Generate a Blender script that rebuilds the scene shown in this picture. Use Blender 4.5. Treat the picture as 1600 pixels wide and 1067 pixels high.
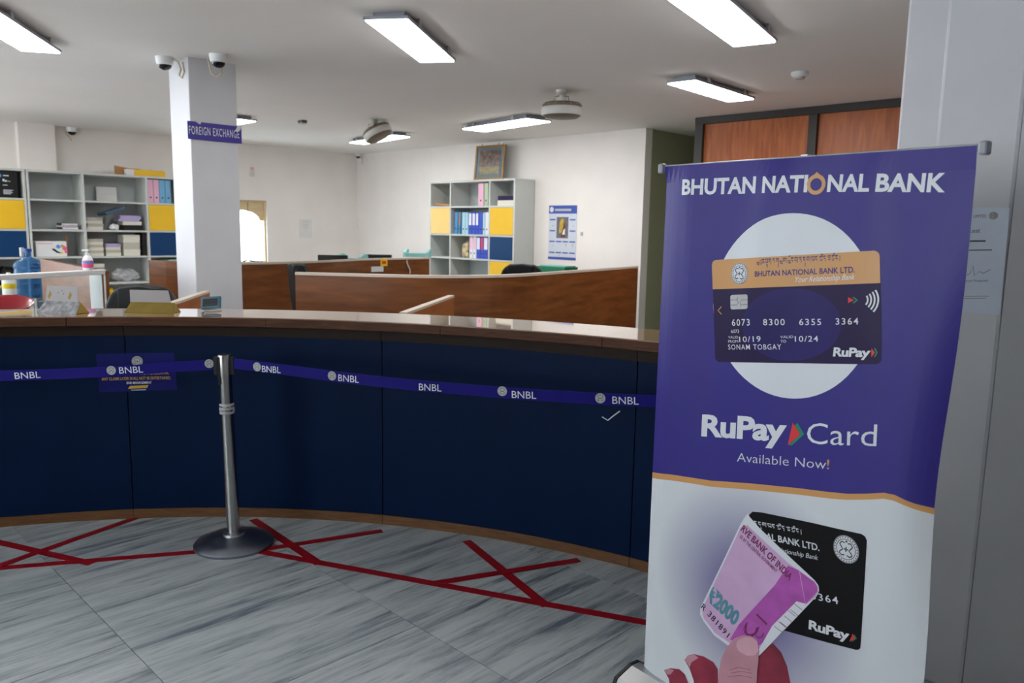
import bpy, bmesh, math, random
from mathutils import Matrix, Vector
random.seed(7)
SC = bpy.context.scene
COL = SC.collection
for o in list(bpy.data.objects): bpy.data.objects.remove(o)

# ---------------------------------------------------------------- camera
F, EYE = 1229.0, 1.55
PITCH, ROLL, YAW = math.radians(8.127), math.radians(1.066), math.radians(45.37)
c_, s_ = math.cos(PITCH), math.sin(PITCH)
FW = Vector((0, c_, -s_)); U0 = Vector((0, s_, c_)); R0 = Vector((1, 0, 0))
RT = math.cos(ROLL)*R0 + math.sin(ROLL)*U0
UP = -math.sin(ROLL)*R0 + math.cos(ROLL)*U0
EYEV = Vector((0, 0, EYE))
cam_d = bpy.data.cameras.new('camera'); cam = bpy.data.objects.new('camera', cam_d); COL.objects.link(cam)
cam.matrix_world = Matrix((( RT.x, UP.x, -FW.x, 0), (RT.y, UP.y, -FW.y, 0), (RT.z, UP.z, -FW.z, EYE), (0, 0, 0, 1)))
cam_d.sensor_width = 36; cam_d.lens = F/1600*36; cam_d.clip_start = .05
cam_d.dof.use_dof = True; cam_d.dof.focus_distance = 2.7; cam_d.dof.aperture_fstop = 5.0
SC.camera = cam

# ---------------------------------------------------------------- world and exposure
wld = bpy.data.worlds.new('world'); SC.world = wld; wld.use_nodes = True
bg = wld.node_tree.nodes['Background']; bg.inputs[0].default_value = (.88, .94, 1.0, 1); bg.inputs[1].default_value = 9.0
SC.view_settings.view_transform = 'Standard'; SC.view_settings.look = 'None'
SC.view_settings.exposure = 0.42; SC.view_settings.gamma = 1; SC.view_settings.use_curve_mapping = False
PANEL_LIGHT = 19.0

# ---------------------------------------------------------------- measuring helpers
def ray(x, y): return (x-800)/F*RT - (y-533.5)/F*UP + FW
def at(x, y, Y):
    r = ray(x, y); return EYEV + r*(Y/r.y)
def onz(x, y, z):
    r = ray(x, y); return EYEV + r*((z-EYE)/r.z)
WX = Vector((math.sin(YAW), -math.cos(YAW), 0)); DX = Vector((math.cos(YAW), math.sin(YAW), 0))
C0 = Vector((-2.72, 14.108, 0)); ROT = math.atan2(WX.y, WX.x); ROTL = math.atan2(DX.y, DX.x)
def W(a, b, z=0): return C0 + WX*a + DX*b + Vector((0, 0, z))
ZC = 2.8

# ---------------------------------------------------------------- materials
def lin(v):
    v = v/255.; return v/12.92 if v <= .04045 else ((v+.055)/1.055)**2.4
def rgb(c): return (lin(c[0]), lin(c[1]), lin(c[2]), 1)
def M(name, c, rough=.5, metal=0, spec=.5, var=0, vscale=6, stretch=(1, 1, 1), bump=0, emit=0, trans=0, alpha=1, ior=1.45, coat=0, rvar=0):
    m = bpy.data.materials.new(name); m.use_nodes = True
    nt = m.node_tree; p = nt.nodes['Principled BSDF']
    p.inputs['Base Color'].default_value = rgb(c); p.inputs['Roughness'].default_value = rough
    p.inputs['Metallic'].default_value = metal; p.inputs['Specular IOR Level'].default_value = spec
    p.inputs['IOR'].default_value = ior; p.inputs['Transmission Weight'].default_value = trans; p.inputs['Alpha'].default_value = alpha
    p.inputs['Coat Weight'].default_value = coat
    if emit:
        p.inputs['Emission Color'].default_value = rgb(c); p.inputs['Emission Strength'].default_value = emit
    tc = nt.nodes.new('ShaderNodeTexCoord'); mp = nt.nodes.new('ShaderNodeMapping'); mp.inputs['Scale'].default_value = stretch
    nt.links.new(tc.outputs['Object'], mp.inputs['Vector'])
    nz = nt.nodes.new('ShaderNodeTexNoise'); nz.inputs['Scale'].default_value = vscale; nz.inputs['Detail'].default_value = 5
    nt.links.new(mp.outputs[0], nz.inputs['Vector'])
    v = max(var, .03)
    rp = nt.nodes.new('ShaderNodeValToRGB'); e = rp.color_ramp.elements
    e[0].position = .3; e[1].position = .7
    b = rgb(c); e[0].color = tuple(x*(1-v) for x in b[:3])+(1,); e[1].color = tuple(min(1, x*(1+v*.6)) for x in b[:3])+(1,)
    nt.links.new(nz.outputs[0], rp.inputs[0]); nt.links.new(rp.outputs[0], p.inputs['Base Color'])
    if bump:
        bn = nt.nodes.new('ShaderNodeBump'); bn.inputs['Strength'].default_value = bump; bn.inputs['Distance'].default_value = .01
        nt.links.new(nz.outputs[0], bn.inputs['Height']); nt.links.new(bn.outputs[0], p.inputs['Normal'])
    if rvar:
        mr = nt.nodes.new('ShaderNodeMapRange'); mr.inputs[3].default_value = max(.02, rough-rvar); mr.inputs[4].default_value = rough+rvar
        nt.links.new(nz.outputs[0], mr.inputs[0]); nt.links.new(mr.outputs[0], p.inputs['Roughness'])
    return m
def wood(name, c1, c2, rough=.4, scale=3, stretch=(1, 12, 12), coat=0, spec=.5):
    m = M(name, c1, rough, coat=coat, spec=spec); nt = m.node_tree
    mp = [n for n in nt.nodes if n.type == 'MAPPING'][0]; mp.inputs['Scale'].default_value = stretch
    nz = [n for n in nt.nodes if n.type == 'TEX_NOISE'][0]; nz.inputs['Scale'].default_value = scale; nz.inputs['Distortion'].default_value = .6; nz.inputs['Detail'].default_value = 7
    rp = [n for n in nt.nodes if n.type == 'VALTORGB'][0]; e = rp.color_ramp.elements
    e[0].position = .32; e[1].position = .68; e[0].color = rgb(c1); e[1].color = rgb(c2)
    return m
m_wall = M('wall_paint', (238, 233, 228), .75, spec=.2, var=.04, vscale=2)
m_ceil = M('ceiling_paint', (240, 237, 233), .8, spec=.2, var=.03, vscale=.8)
m_pil = M('pillar_paint', (208, 209, 213), .6, spec=.3, var=.05, vscale=3)
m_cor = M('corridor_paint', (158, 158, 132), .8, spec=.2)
m_grout = M('grout', (92, 94, 92), .8)
m_navy = M('navy_laminate', (2, 25, 57), .5, spec=.1, var=.10, vscale=5, rvar=.06)
m_top = wood('counter_top_wood', (160, 120, 84), (188, 150, 112), .08, 2.5, (2, 14, 14), spec=.7, coat=1)
m_top.node_tree.nodes['Principled BSDF'].inputs['Coat IOR'].default_value = 1.8
m_edge = wood('counter_edge_wood', (64, 37, 21), (88, 54, 32), .5, 3, (3, 3, 30), spec=.2)
m_fascia = wood('fascia_wood', (28, 17, 8), (40, 25, 13), .55, 3, (3, 3, 30), spec=.2)
m_skirt = wood('skirting_wood', (84, 54, 26), (112, 74, 38), .45, 4, (3, 3, 30))
m_part = wood('partition_wood', (98, 55, 22), (130, 78, 38), .42, 2.2, (1.2, 1.2, 9))
m_part2 = wood('partition_wood_lighter', (138, 80, 40), (170, 106, 60), .42, 2.2, (1.2, 1.2, 9))
m_capw = M('partition_cap', (206, 192, 176), .35)
m_redwood = wood('panel_wood', (150, 74, 28), (184, 102, 46), .42, 2.5, (10, 10, 1))
m_dkframe = M('dark_frame', (38, 32, 28), .4, var=.1)
m_shelf = M('shelf_laminate', (196, 200, 196), .5, var=.03)
m_shelfin = M('shelf_back', (176, 183, 182), .55, var=.03)
m_yel = M('yellow_door', (232, 186, 36), .4); m_peach = M('peach_door', (245, 196, 112), .4)
m_blu = M('blue_door', (5, 56, 102), .45, spec=.3)
m_white = M('white_plastic', (226, 228, 228), .4); m_paper = M('paper', (224, 224, 222), .7, var=.05)
m_cream = M('cream_pages', (222, 220, 206), .75, var=.10, vscale=60, stretch=(.2, .2, 3))
m_cream2 = M('cream_pages_darker', (188, 184, 170), .75, var=.12, vscale=60, stretch=(.2, .2, 3))
m_black = M('black_plastic', (22, 22, 24), .35); m_leather = M('black_leather', (20, 21, 25), .5, spec=.25, bump=.08, vscale=90)
m_steel = M('brushed_steel', (176, 176, 174), .22, 1, var=.12, vscale=14, stretch=(1, 1, .15), rvar=.08)
m_steelb = M('base_steel', (150, 156, 168), .36, 1, var=.2, vscale=7, rvar=.1)
m_alu = M('aluminium', (196, 198, 200), .32, 1, var=.05)
m_gold = M('brass_sheet', (150, 128, 62), .42, .6, var=.15, vscale=14)
m_worn = M('worn_silver', (168, 170, 174), .4, .5, var=.5, vscale=40)
m_grey = M('grey_plate', (168, 164, 164), .45); m_teal = M('teal_plastic', (60, 112, 130), .35)
m_red = M('red_tape', (150, 8, 24), .45, var=.12, vscale=20)
m_belt = M('belt_web', (20, 13, 108), .7, spec=.2, bump=.1, vscale=200)
m_vinylw = M('vinyl_white', (212, 217, 222), .42, spec=.3)
m_purple = M('print_purple', (55, 47, 130), .40, spec=.3)
m_pw = M('print_white', (218, 222, 228), .36); m_orange = M('print_orange', (206, 152, 92), .36)
m_cardd = M('print_card_purple', (34, 18, 66), .42, spec=.25); m_ink = M('print_black', (12, 10, 14), .45, spec=.2)
m_navyp = M('print_navy', (52, 28, 110), .35); m_pred = M('print_red', (222, 48, 52), .4); m_pgrn = M('print_green', (14, 132, 100), .4)
m_pink = M('print_pink', (206, 170, 208), .4, var=.08, vscale=14); m_mag = M('print_magenta', (176, 84, 172), .4, var=.18, vscale=22); m_dmag = M('print_dark_magenta', (116, 28, 88), .4)
m_bteal = M('print_teal', (82, 140, 156), .4); m_chip = M('print_silver', (188, 188, 190), .3, var=.12, vscale=30)
m_skin = M('print_skin', (196, 142, 156), .4, var=.16, vscale=9); m_skin2 = M('print_skin_dark', (142, 42, 66), .4, var=.4, vscale=11); m_nail = M('print_nail', (216, 168, 182), .35, var=.10, vscale=14)
m_signb = M('sign_blue', (40, 26, 140), .45); m_stickb = M('sticker_blue', (5, 11, 92), .5, spec=.2); m_gtext = M('sticker_gold', (196, 160, 40), .5)
m_emb = M('emblem_grey', (186, 186, 182), .5); m_embd = M('emblem_dark', (70, 72, 74), .5)
m_jug = M('blue_jug', (110, 170, 230), .1, trans=.85, ior=1.15); m_glass = M('clear_glass', (235, 242, 242), .02, trans=1, ior=1.02, spec=.3)
m_diff = M('diffuser', (255, 255, 255), .5, emit=PANEL_LIGHT); m_lgrey = M('lamp_housing', (150, 154, 162), .4)
m_fanw = M('fan_white', (206, 206, 200), .4); m_fanb = M('fan_grille', (116, 106, 92), .5)
m_beige = wood('window_beige', (206, 182, 140), (222, 200, 160), .5); m_bag = M('clear_bag', (205, 205, 208), .18, alpha=.6, bump=.5, vscale=18)
m_card = M('cardboard', (176, 128, 78), .7, var=.1); m_lilac = M('lilac_paper', (186, 172, 214), .6, var=.1, vscale=30)
m_bpink = M('binder_pink', (226, 178, 200), .5); m_bblue = M('binder_sky', (112, 170, 208), .5); m_broyal = M('binder_royal', (46, 76, 190), .45); m_bturq = M('binder_turquoise', (60, 130, 180), .45); m_bpale = M('binder_pale', (160, 200, 214), .5); m_bwhite = M('binder_white', (222, 222, 230), .5); m_bgreen = M('binder_green', (172, 190, 160), .5)
m_redpl = M('red_plastic', (146, 34, 42), .2); m_tealp = M('printer_teal', (126, 184, 178), .45); m_green = M('green_plastic', (26, 120, 84), .45); m_mint = M('mint_book', (150, 200, 190), .6)
m_pinkl = M('label_pink', (232, 96, 148), .5); m_yello = M('label_yellow', (236, 204, 40), .5); m_lblue = M('label_blue', (70, 150, 220), .5); m_cable = M('cable_cream', (188, 176, 148), .6); m_slate = M('slate_blue', (58, 82, 104), .5)
m_lens = M('camera_dome', (16, 16, 18), .08); m_gold2 = M('frame_gold', (150, 112, 60), .4, var=.2); m_screen = M('display_dark', (52, 50, 56), .2)

# marble floor slabs: veins run along the DX direction, shifted slab by slab
m_marble = bpy.data.materials.new('marble'); m_marble.use_nodes = True
nt = m_marble.node_tree; P_ = nt.nodes['Principled BSDF']; P_.inputs['Roughness'].default_value = .36; P_.inputs['Specular IOR Level'].default_value = .4
tc = nt.nodes.new('ShaderNodeTexCoord'); oi = nt.nodes.new('ShaderNodeObjectInfo')
vm = nt.nodes.new('ShaderNodeVectorMath'); vm.operation = 'MULTIPLY_ADD'; cmb = nt.nodes.new('ShaderNodeCombineXYZ')
mu = nt.nodes.new('ShaderNodeMath'); mu.operation = 'MULTIPLY'; mu.inputs[1].default_value = 37.0
nt.links.new(oi.outputs['Random'], mu.inputs[0])
for k in range(3): nt.links.new(mu.outputs[0], cmb.inputs[k])
nt.links.new(tc.outputs['Object'], vm.inputs[0]); vm.inputs[1].default_value = (1, 1, 1); nt.links.new(cmb.outputs[0], vm.inputs[2])
def vein(scale, st, det, dist):
    mp = nt.nodes.new('ShaderNodeMapping'); mp.inputs['Scale'].default_value = st; nt.links.new(vm.outputs[0], mp.inputs[0])
    mp.inputs['Rotation'].default_value = (0, 0, math.radians(-4))
    n = nt.nodes.new('ShaderNodeTexNoise'); n.inputs['Scale'].default_value = scale; n.inputs['Detail'].default_value = det; n.inputs['Distortion'].default_value = dist; n.inputs['Roughness'].default_value = .68
    nt.links.new(mp.outputs[0], n.inputs['Vector']); return n
n1 = vein(3.0, (5.2, .42, 1), 8, .35); n2 = vein(7, (8, .7, 1), 6, .2)
r1 = nt.nodes.new('ShaderNodeValToRGB'); e = r1.color_ramp.elements
e[0].position = .34; e[0].color = rgb((100, 108, 120)); e[1].position = .57; e[1].color = rgb((180, 187, 188))
k_ = r1.color_ramp.elements.new(.45); k_.color = rgb((157, 165, 168))
r2 = nt.nodes.new('ShaderNodeValToRGB'); e = r2.color_ramp.elements
e[0].position = .30; e[0].color = (.50, .52, .56, 1); e[1].position = .48; e[1].color = (1, 1, 1, 1)
mx = nt.nodes.new('ShaderNodeMixRGB'); mx.blend_type = 'MULTIPLY'; mx.inputs[0].default_value = .8
nt.links.new(n1.outputs[0], r1.inputs[0]); nt.links.new(n2.outputs[0], r2.inputs[0]); nt.links.new(r1.outputs[0], mx.inputs[1]); nt.links.new(r2.outputs[0], mx.inputs[2]); nt.links.new(mx.outputs[0], P_.inputs['Base Color'])

# ---------------------------------------------------------------- mesh helpers
WM = {}
def link(o):
    COL.objects.link(o); return o
def tag(o, label=None, cat=None, group=None, kind=None):
    if label: o['label'] = label
    if cat: o['category'] = cat
    if group: o['group'] = group
    if kind: o['kind'] = kind
    return o
def emp(name, label, cat, loc=(0, 0, 0), rz=0, group=None, kind=None):
    o = bpy.data.objects.new(name, None); link(o); o.location = loc; o.rotation_euler = (0, 0, rz); o.empty_display_size = .05
    WM[o.name] = Matrix.Translation(Vector(loc)) @ Matrix.Rotation(rz, 4, 'Z')
    return tag(o, label, cat, group, kind)
class MB:
    def __init__(s): s.v = []; s.f = []
    def add(s, vs, fs):
        b = len(s.v); s.v += [tuple(p) for p in vs]; s.f += [tuple(b+i for i in f) for f in fs]; return s
    def box(s, x0, x1, y0, y1, z0, z1, M_=None):
        vs = [Vector(p) for p in ((x0, y0, z0), (x1, y0, z0), (x1, y1, z0), (x0, y1, z0), (x0, y0, z1), (x1, y0, z1), (x1, y1, z1), (x0, y1, z1))]
        if M_: vs = [M_ @ p for p in vs]
        return s.add(vs, [(3, 2, 1, 0), (4, 5, 6, 7), (0, 1, 5, 4), (1, 2, 6, 5), (2, 3, 7, 6), (3, 0, 4, 7)])
    def lathe(s, prof, n=24, c=(0, 0, 0), M_=None, cap=True):
        vs = []; fs = []
        for r, z in prof:
            for i in range(n):
                a = 2*math.pi*i/n; vs.append(Vector((c[0]+r*math.cos(a), c[1]+r*math.sin(a), c[2]+z)))
        if M_: vs = [M_ @ p for p in vs]
        for k in range(len(prof)-1):
            for i in range(n): fs.append((k*n+i, k*n+(i+1) % n, (k+1)*n+(i+1) % n, (k+1)*n+i))
        if cap: fs.append(tuple(range(n))[::-1]); fs.append(tuple((len(prof)-1)*n+i for i in range(n)))
        return s.add(vs, fs)
    def tube(s, pts, r, n=8):
        pts = [Vector(p) for p in pts]; vs = []; fs = []
        for k, p in enumerate(pts):
            t = (pts[min(k+1, len(pts)-1)]-pts[max(k-1, 0)]).normalized()
            a = t.cross(Vector((0, 0, 1))); a = a.normalized() if a.length > 1e-4 else Vector((1, 0, 0)); b = t.cross(a)
            for i in range(n):
                q = 2*math.pi*i/n; vs.append(p+a*r*math.cos(q)+b*r*math.sin(q))
        for k in range(len(pts)-1):
            for i in range(n): fs.append((k*n+i, k*n+(i+1) % n, (k+1)*n+(i+1) % n, (k+1)*n+i))
        fs.append(tuple(range(n))[::-1]); fs.append(tuple((len(pts)-1)*n+i for i in range(n)))
        return s.add(vs, fs)
    def prism(s, poly, h0, h1, fn):      # poly of (a,b); fn(a,b,h)->xyz
        n = len(poly); vs = [fn(a, b, h0) for a, b in poly]+[fn(a, b, h1) for a, b in poly]
        return s.add(vs, [tuple(range(n))[::-1], tuple(range(n, 2*n))]+[(i, (i+1) % n, n+(i+1) % n, n+i) for i in range(n)])
    def arc(s, cx, cy, r0, r1, a0, a1, z0, z1, n=None):
        n = n or max(2, int(abs(a1-a0)/1.5)); vs = []; fs = []
        for i in range(n+1):
            a = math.radians(a0+(a1-a0)*i/n)
            for r, z in ((r0, z0), (r1, z0), (r1, z1), (r0, z1)): vs.append((cx+r*math.cos(a), cy+r*math.sin(a), z))
        for i in range(n):
            for k in range(4): fs.append((i*4+k, i*4+(k+1) % 4, i*4+4+(k+1) % 4, i*4+4+k))
        fs += [(0, 3, 2, 1), tuple(n*4+k for k in range(4))]
        return s.add(vs, fs)
    def o(s, name, mat, parent=None, world=False, bev=0, smooth=False, loc=None, rz=0, label=None, kind=None, seg=2):
        me = bpy.data.meshes.new(name); me.from_pydata(s.v, [], s.f); me.materials.append(mat)
        bm = bmesh.new(); bm.from_mesh(me); bmesh.ops.recalc_face_normals(bm, faces=bm.faces); bm.to_mesh(me); bm.free()
        if smooth:
            for p in me.polygons: p.use_smooth = True
        ob = link(bpy.data.objects.new(name, me))
        if smooth:
            md = ob.modifiers.new('split', 'EDGE_SPLIT'); md.split_angle = math.radians(40)
        if bev:
            md = ob.modifiers.new('bevel', 'BEVEL'); md.width = bev; md.segments = seg; md.limit_method = 'ANGLE'
        if parent:
            ob.parent = parent
            if world: ob.matrix_parent_inverse = WM[parent.name].inverted() if parent.name in WM else Matrix.Identity(4)
        if loc is not None: ob.location = loc; ob.rotation_euler = (0, 0, rz)
        if label: ob['label'] = label
        if kind: ob['kind'] = kind
        return ob
def bx(*a): return MB().box(*a)
def copy_tree(o, parent=None):
    c = o.copy(); link(c); c.parent = parent
    if o.name in WM: WM[c.name] = WM[o.name].copy()
    for ch in list(o.children):
        d = ch.copy(); link(d); d.parent = c
        for g in list(ch.children):
            e2 = g.copy(); link(e2); e2.parent = d
    return c

# ---------------------------------------------------------------- flat print on surfaces
def text_geo(body, bold=0, shear=0, space=1.0):
    cu = bpy.data.curves.new('lettering', 'FONT'); cu.body = body; cu.size = 1; cu.offset = bold; cu.shear = shear; cu.space_character = space
    cu.resolution_u = 3; cu.dimensions = '2D'; cu.fill_mode = 'FRONT'
    ob = bpy.data.objects.new('lettering', cu)
    me = bpy.data.meshes.new_from_object(ob)
    vs = [(v.co.x, v.co.y) for v in me.vertices]; fs = [tuple(p.vertices) for p in me.polygons]
    bpy.data.objects.remove(ob); bpy.data.curves.remove(cu); bpy.data.meshes.remove(me)
    return vs, fs
CAP = max(y for x, y in text_geo('H')[0])
class Surf:
    ds = .02
    def __init__(s, inv, pos): s.inv = inv; s.pos = pos
def put(sf, vs, fs, off, mat, name, parent, world=True, cut=True, label=None):
    """vs are (s,t) on the surface; cut along s so the print follows its folds"""
    bm = bmesh.new(); bv = [bm.verts.new((a, b, 0)) for a, b in vs]
    for f in fs:
        try: bm.faces.new([bv[i] for i in f])
        except ValueError: pass
    if cut:
        a0 = min(a for a, b in vs); a1 = max(a for a, b in vs); b0 = min(b for a, b in vs); b1 = max(b for a, b in vs)
        k = math.ceil(a0/sf.ds)
        while k*sf.ds < a1:
            bmesh.ops.bisect_plane(bm, geom=bm.verts[:]+bm.edges[:]+bm.faces[:], plane_co=(k*sf.ds, 0, 0), plane_no=(1, 0, 0), dist=1e-6); k += 1
        k = math.ceil(b0/.05)
        while k*.05 < b1:
            bmesh.ops.bisect_plane(bm, geom=bm.verts[:]+bm.edges[:]+bm.faces[:], plane_co=(0, k*.05, 0), plane_no=(0, 1, 0), dist=1e-6); k += 1
    for v in bm.verts: v.co = sf.pos(v.co.x, v.co.y, off)
    me = bpy.data.meshes.new(name); bm.to_mesh(me); bm.free(); me.materials.append(mat)
    ob = link(bpy.data.objects.new(name, me))
    if parent:
        ob.parent = parent
        if world and parent.name in WM: ob.matrix_parent_inverse = WM[parent.name].inverted()
    if label: ob['label'] = label
    return ob
def tri(poly):
    return [tuple(range(len(poly)))]
def poly(sf, pts, off, mat, name, parent, px=True, label=None):
    vs = [sf.inv(*p) for p in pts] if px else pts
    return put(sf, vs, tri(vs), off, mat, name, parent, label=label)
def fit(vs, L, R, cap, italic=0):
    x0 = min(v[0] for v in vs); x1 = max(v[0] for v in vs)
    ex = ((R[0]-L[0]), (R[1]-L[1])); ln = math.hypot(*ex); ux = (ex[0]/ln, ex[1]/ln); uy = (-ux[1], ux[0])
    out = []
    for x, y in vs:
        a = (x-x0)/(x1-x0)*ln; b = y/CAP*cap; a += italic*b
        out.append((L[0]+ux[0]*a+uy[0]*b, L[1]+ux[1]*a+uy[1]*b))
    return out
def ptext(sf, body, pl, pr, ptop, off, mat, parent, bold=0, italic=0, space=1.0, name='lettering', label=None):
    """baseline runs from pixel pl to pr on the surface, capitals reach up to ptop"""
    L = sf.inv(*pl); R = sf.inv(*pr); T = sf.inv(*ptop)
    ex = (R[0]-L[0], R[1]-L[1]); ln = math.hypot(*ex); cap = abs((T[1]-L[1])*ex[0]-(T[0]-L[0])*ex[1])/ln
    vs, fs = text_geo(body, bold, 0, space)
    return put(sf, fit(vs, L, R, cap, italic), fs, off, mat, name, parent, label=label)
def disc2(cx, cy, r, n=40, r0=0, a0=0, a1=360):
    if r0 == 0 and a1-a0 >= 360:
        vs = [(cx+r*math.cos(2*math.pi*i/n), cy+r*math.sin(2*math.pi*i/n)) for i in range(n)]; return vs, [tuple(range(n))]
    vs = []; fs = []
    for i in range(n+1):
        a = math.radians(a0+(a1-a0)*i/n); vs += [(cx+r0*math.cos(a), cy+r0*math.sin(a)), (cx+r*math.cos(a), cy+r*math.sin(a))]
    for i in range(n): fs.append((2*i, 2*i+1, 2*i+3, 2*i+2))
    return vs, fs
def stroke2(pts, wd):
    vs = []; fs = []
    for k, p in enumerate(pts):
        a = pts[max(k-1, 0)]; b = pts[min(k+1, len(pts)-1)]; dx, dy = b[0]-a[0], b[1]-a[1]; l = math.hypot(dx, dy) or 1
        nx, ny = -dy/l*wd/2, dx/l*wd/2; vs += [(p[0]+nx, p[1]+ny), (p[0]-nx, p[1]-ny)]
    for k in range(len(pts)-1): fs.append((2*k, 2*k+1, 2*k+3, 2*k+2))
    return vs, fs
def join2(parts):
    V = []; Fs = []
    for vs, fs in parts:
        b = len(V); V += vs; Fs += [tuple(b+i for i in f) for f in fs]
    return V, Fs
def emblem(sf, cx, cy, r, off, parent, n=28, ca=1, sa=0, light=None, dark=None, lean=False):
    """round bank seal: pale disc, lettered rim, two facing scroll shapes around a cross"""
    d = put(sf, *disc2(cx, cy, r, n), off, light or m_emb, 'emblem_disc', parent)
    g = []
    for k in range(26 if not lean else 0):
        a = 2*math.pi*k/26; g.append(disc2(cx+r*.87*math.cos(a), cy+r*.87*math.sin(a), r*.055, 5))
    g.append(disc2(cx, cy, r*.985, n, r*.945)); g.append(disc2(cx, cy, r*.76, n, r*.71))
    for sgn in (-1, 1):
        pts = [(.12, .45), (.34, .5), (.5, .3), (.36, .1), (.24, -.05), (.42, -.2), (.5, -.36), (.3, -.5), (.1, -.42)]
        g.append(stroke2([(cx+sgn*a*r, cy+b*r) for a, b in pts], r*.10))
    g.append(stroke2([(cx-r*.17, cy), (cx+r*.17, cy)], r*.1)); g.append(stroke2([(cx, cy-r*.18), (cx, cy+r*.18)], r*.1))
    g.append(disc2(cx, cy+r*.58, r*.09, 6))
    put(sf, *join2(g), off+.0003, dark or m_embd, 'emblem_seal', parent)
    return d

# the native script on the bank cards, drawn as strokes: letters of about one unit each
_T = {
 'y': [[(.0, .5), (.12, .62), (.2, .45), (.3, .62), (.4, .45), (.5, .62), (.6, .4)], [(.1, .35), (.25, .2), (.5, .25)], [(.55, .55), (.62, .2), (.5, .05)]],
 '|': [[(.15, 1), (.15, .1)]], '.': [[(.08, .98), (.16, .9)]],
 'a': [[(0, 1), (.55, 1)], [(.3, 1), (.1, .75), (.35, .68), (.5, .5), (.3, .35), (.05, .5)]],
 'b': [[(0, 1), (.6, 1)], [(.05, 1), (.05, .5), (.55, .5)], [(.55, 1), (.55, .35)]],
 'g': [[(0, 1), (.6, 1)], [(.12, 1), (.05, .6), (.25, .5), (.3, 1)], [(.55, 1), (.55, .1)]],
 'r': [[(0, 1), (.5, 1)], [(.2, 1), (.2, .7), (.45, .6), (.3, .35)]],
 'l': [[(0, 1), (.7, 1)], [(.08, 1), (.02, .6), (.22, .5), (.3, .9), (.4, .55)], [(.65, 1), (.65, .3)]],
 'n': [[(0, 1), (.5, 1)], [(.42, 1), (.1, .85), (.1, .6), (.45, .55), (.3, .3)]],
 's': [[(0, 1), (.65, 1)], [(.1, 1), (.05, .6), (.3, .45), (.4, .75)], [(.6, 1), (.6, .2), (.45, .4)]],
 'd': [[(0, 1), (.5, 1)], [(.12, 1), (.15, .7), (.4, .6), (.4, .15)]],
 'k': [[(0, 1), (.65, 1)], [(.1, 1), (.05, .7), (.3, .65), (.15, .45), (.6, .5)], [(.6, 1), (.6, .3)]],
 't': [[(0, 1), (.65, 1)], [(.3, 1), (.05, .7), (.3, .55), (.05, .35), (.4, .3), (.55, .6)], [(.5, 1.1), (.65, 1.2)]],
 'u': [[(-.35, .1), (-.15, -.1), (-.4, -.25), (-.2, -.45)]], 'o': [[(-.5, 1.2), (-.32, 1.35), (-.1, 1.25)]], 'i': [[(-.45, 1.15), (-.3, 1.4), (-.1, 1.3), (-.2, 1.12)]],
 'R': [[(-.45, .3), (-.5, 0), (-.2, .05)]]}
_ADV = {'u': 0, 'o': 0, 'i': 0, 'R': 0, '.': .22, '|': .28, 'y': .75}
def script_geo(txt):
    x = 0; g = []
    for ch in txt:
        for st in _T[ch]: g.append(stroke2([(x+a, b*CAP) for a, b in st], .105))
        x += _ADV.get(ch, .74)
    return join2(g)
def pscript(sf, txt, pl, pr, cap, off, mat, parent):
    L = sf.inv(*pl); R = sf.inv(*pr); vs, fs = script_geo(txt)
    return put(sf, fit(vs, L, R, cap), fs, off, mat, 'script_lettering', parent)
DZ = 'y||abRug.rguyl.yons.dnul.kn.tod.atin|'

# ================================================================ SETTING
FLO = emp('floor', 'pale grey veined marble slab floor', None, (0, 0, 0), 0, kind='structure')
flb = bx(-1, 16.5, -12.2, 4.0, -.12, -.012).o('floor_base', m_grout, FLO, loc=C0, rz=ROT)
# slabs: continuous joints along WX every 0.865 m, staggered cross joints
slab = None; SW, SL = .865, 1.72
coff = C0.x*DX.x+C0.y*DX.y; woff = C0.x*WX.x+C0.y*WX.y
for k in range(-6, 13):
    d0 = .95+SW*k; shift = {0: -2.29, 1: -1.70}.get(k, -2.29+((k*37) % 11)*.155)
    for j in range(-5, 6):
        w0 = shift+SL*j
        if w0-woff < -.9 or w0+SL-woff > 17.3 or d0-coff < -12.3 or d0+SW-coff > 1: continue
        if slab is None:
            slab = bx(.0012, SL-.0012, .0012, SW-.0012, -.014, 0).o('slab', m_marble, FLO, bev=.0008, seg=1); o = slab
        else:
            o = slab.copy(); link(o); o.parent = FLO
        p = WX*w0+DX*d0; o.location = p; o.rotation_euler = (0, 0, ROT)
m = bx(-1, 16.5, -12.2, 4.0, ZC, ZC+.15); tag(m.o('ceiling', m_ceil, loc=C0, rz=ROT), 'white painted flat ceiling', kind='structure')
# back wall with the corridor opening beside it
tag(bx(-.3, 6.05, 0, .14, 0, ZC).o('wall_back', m_wall, loc=C0, rz=ROT), 'white wall behind the office with the tall shelf', kind='structure')
# left wall with window opening
mb = MB(); wy0, wy1, wz0, wz1 = -2.90, -1.75, .93, 1.93
mb.box(-.3, -.1, -12.2, -11.2, 0, ZC).box(-.3, -.1, -7.3, wy0, 0, ZC).box(-.3, -.1, -11.2, -7.3, 0, .9).box(-.3, -.1, -11.2, -7.3, 2.5, ZC).box(-.3, -.1, wy1, .14, 0, ZC).box(-.3, -.1, wy0, wy1, 0, wz0).box(-.3, -.1, wy0, wy1, wz1, ZC)
WL = tag(mb.o('wall_left', m_wall, loc=C0, rz=ROT), 'cream wall behind the long bookcase with a window', kind='structure')
tag(bx(-.1, .02, -5.25, -4.82, 2.192, ZC).o('trim_1', m_wall, loc=C0, rz=ROT), 'shallow white pilaster on the left wall', kind='structure')
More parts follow.
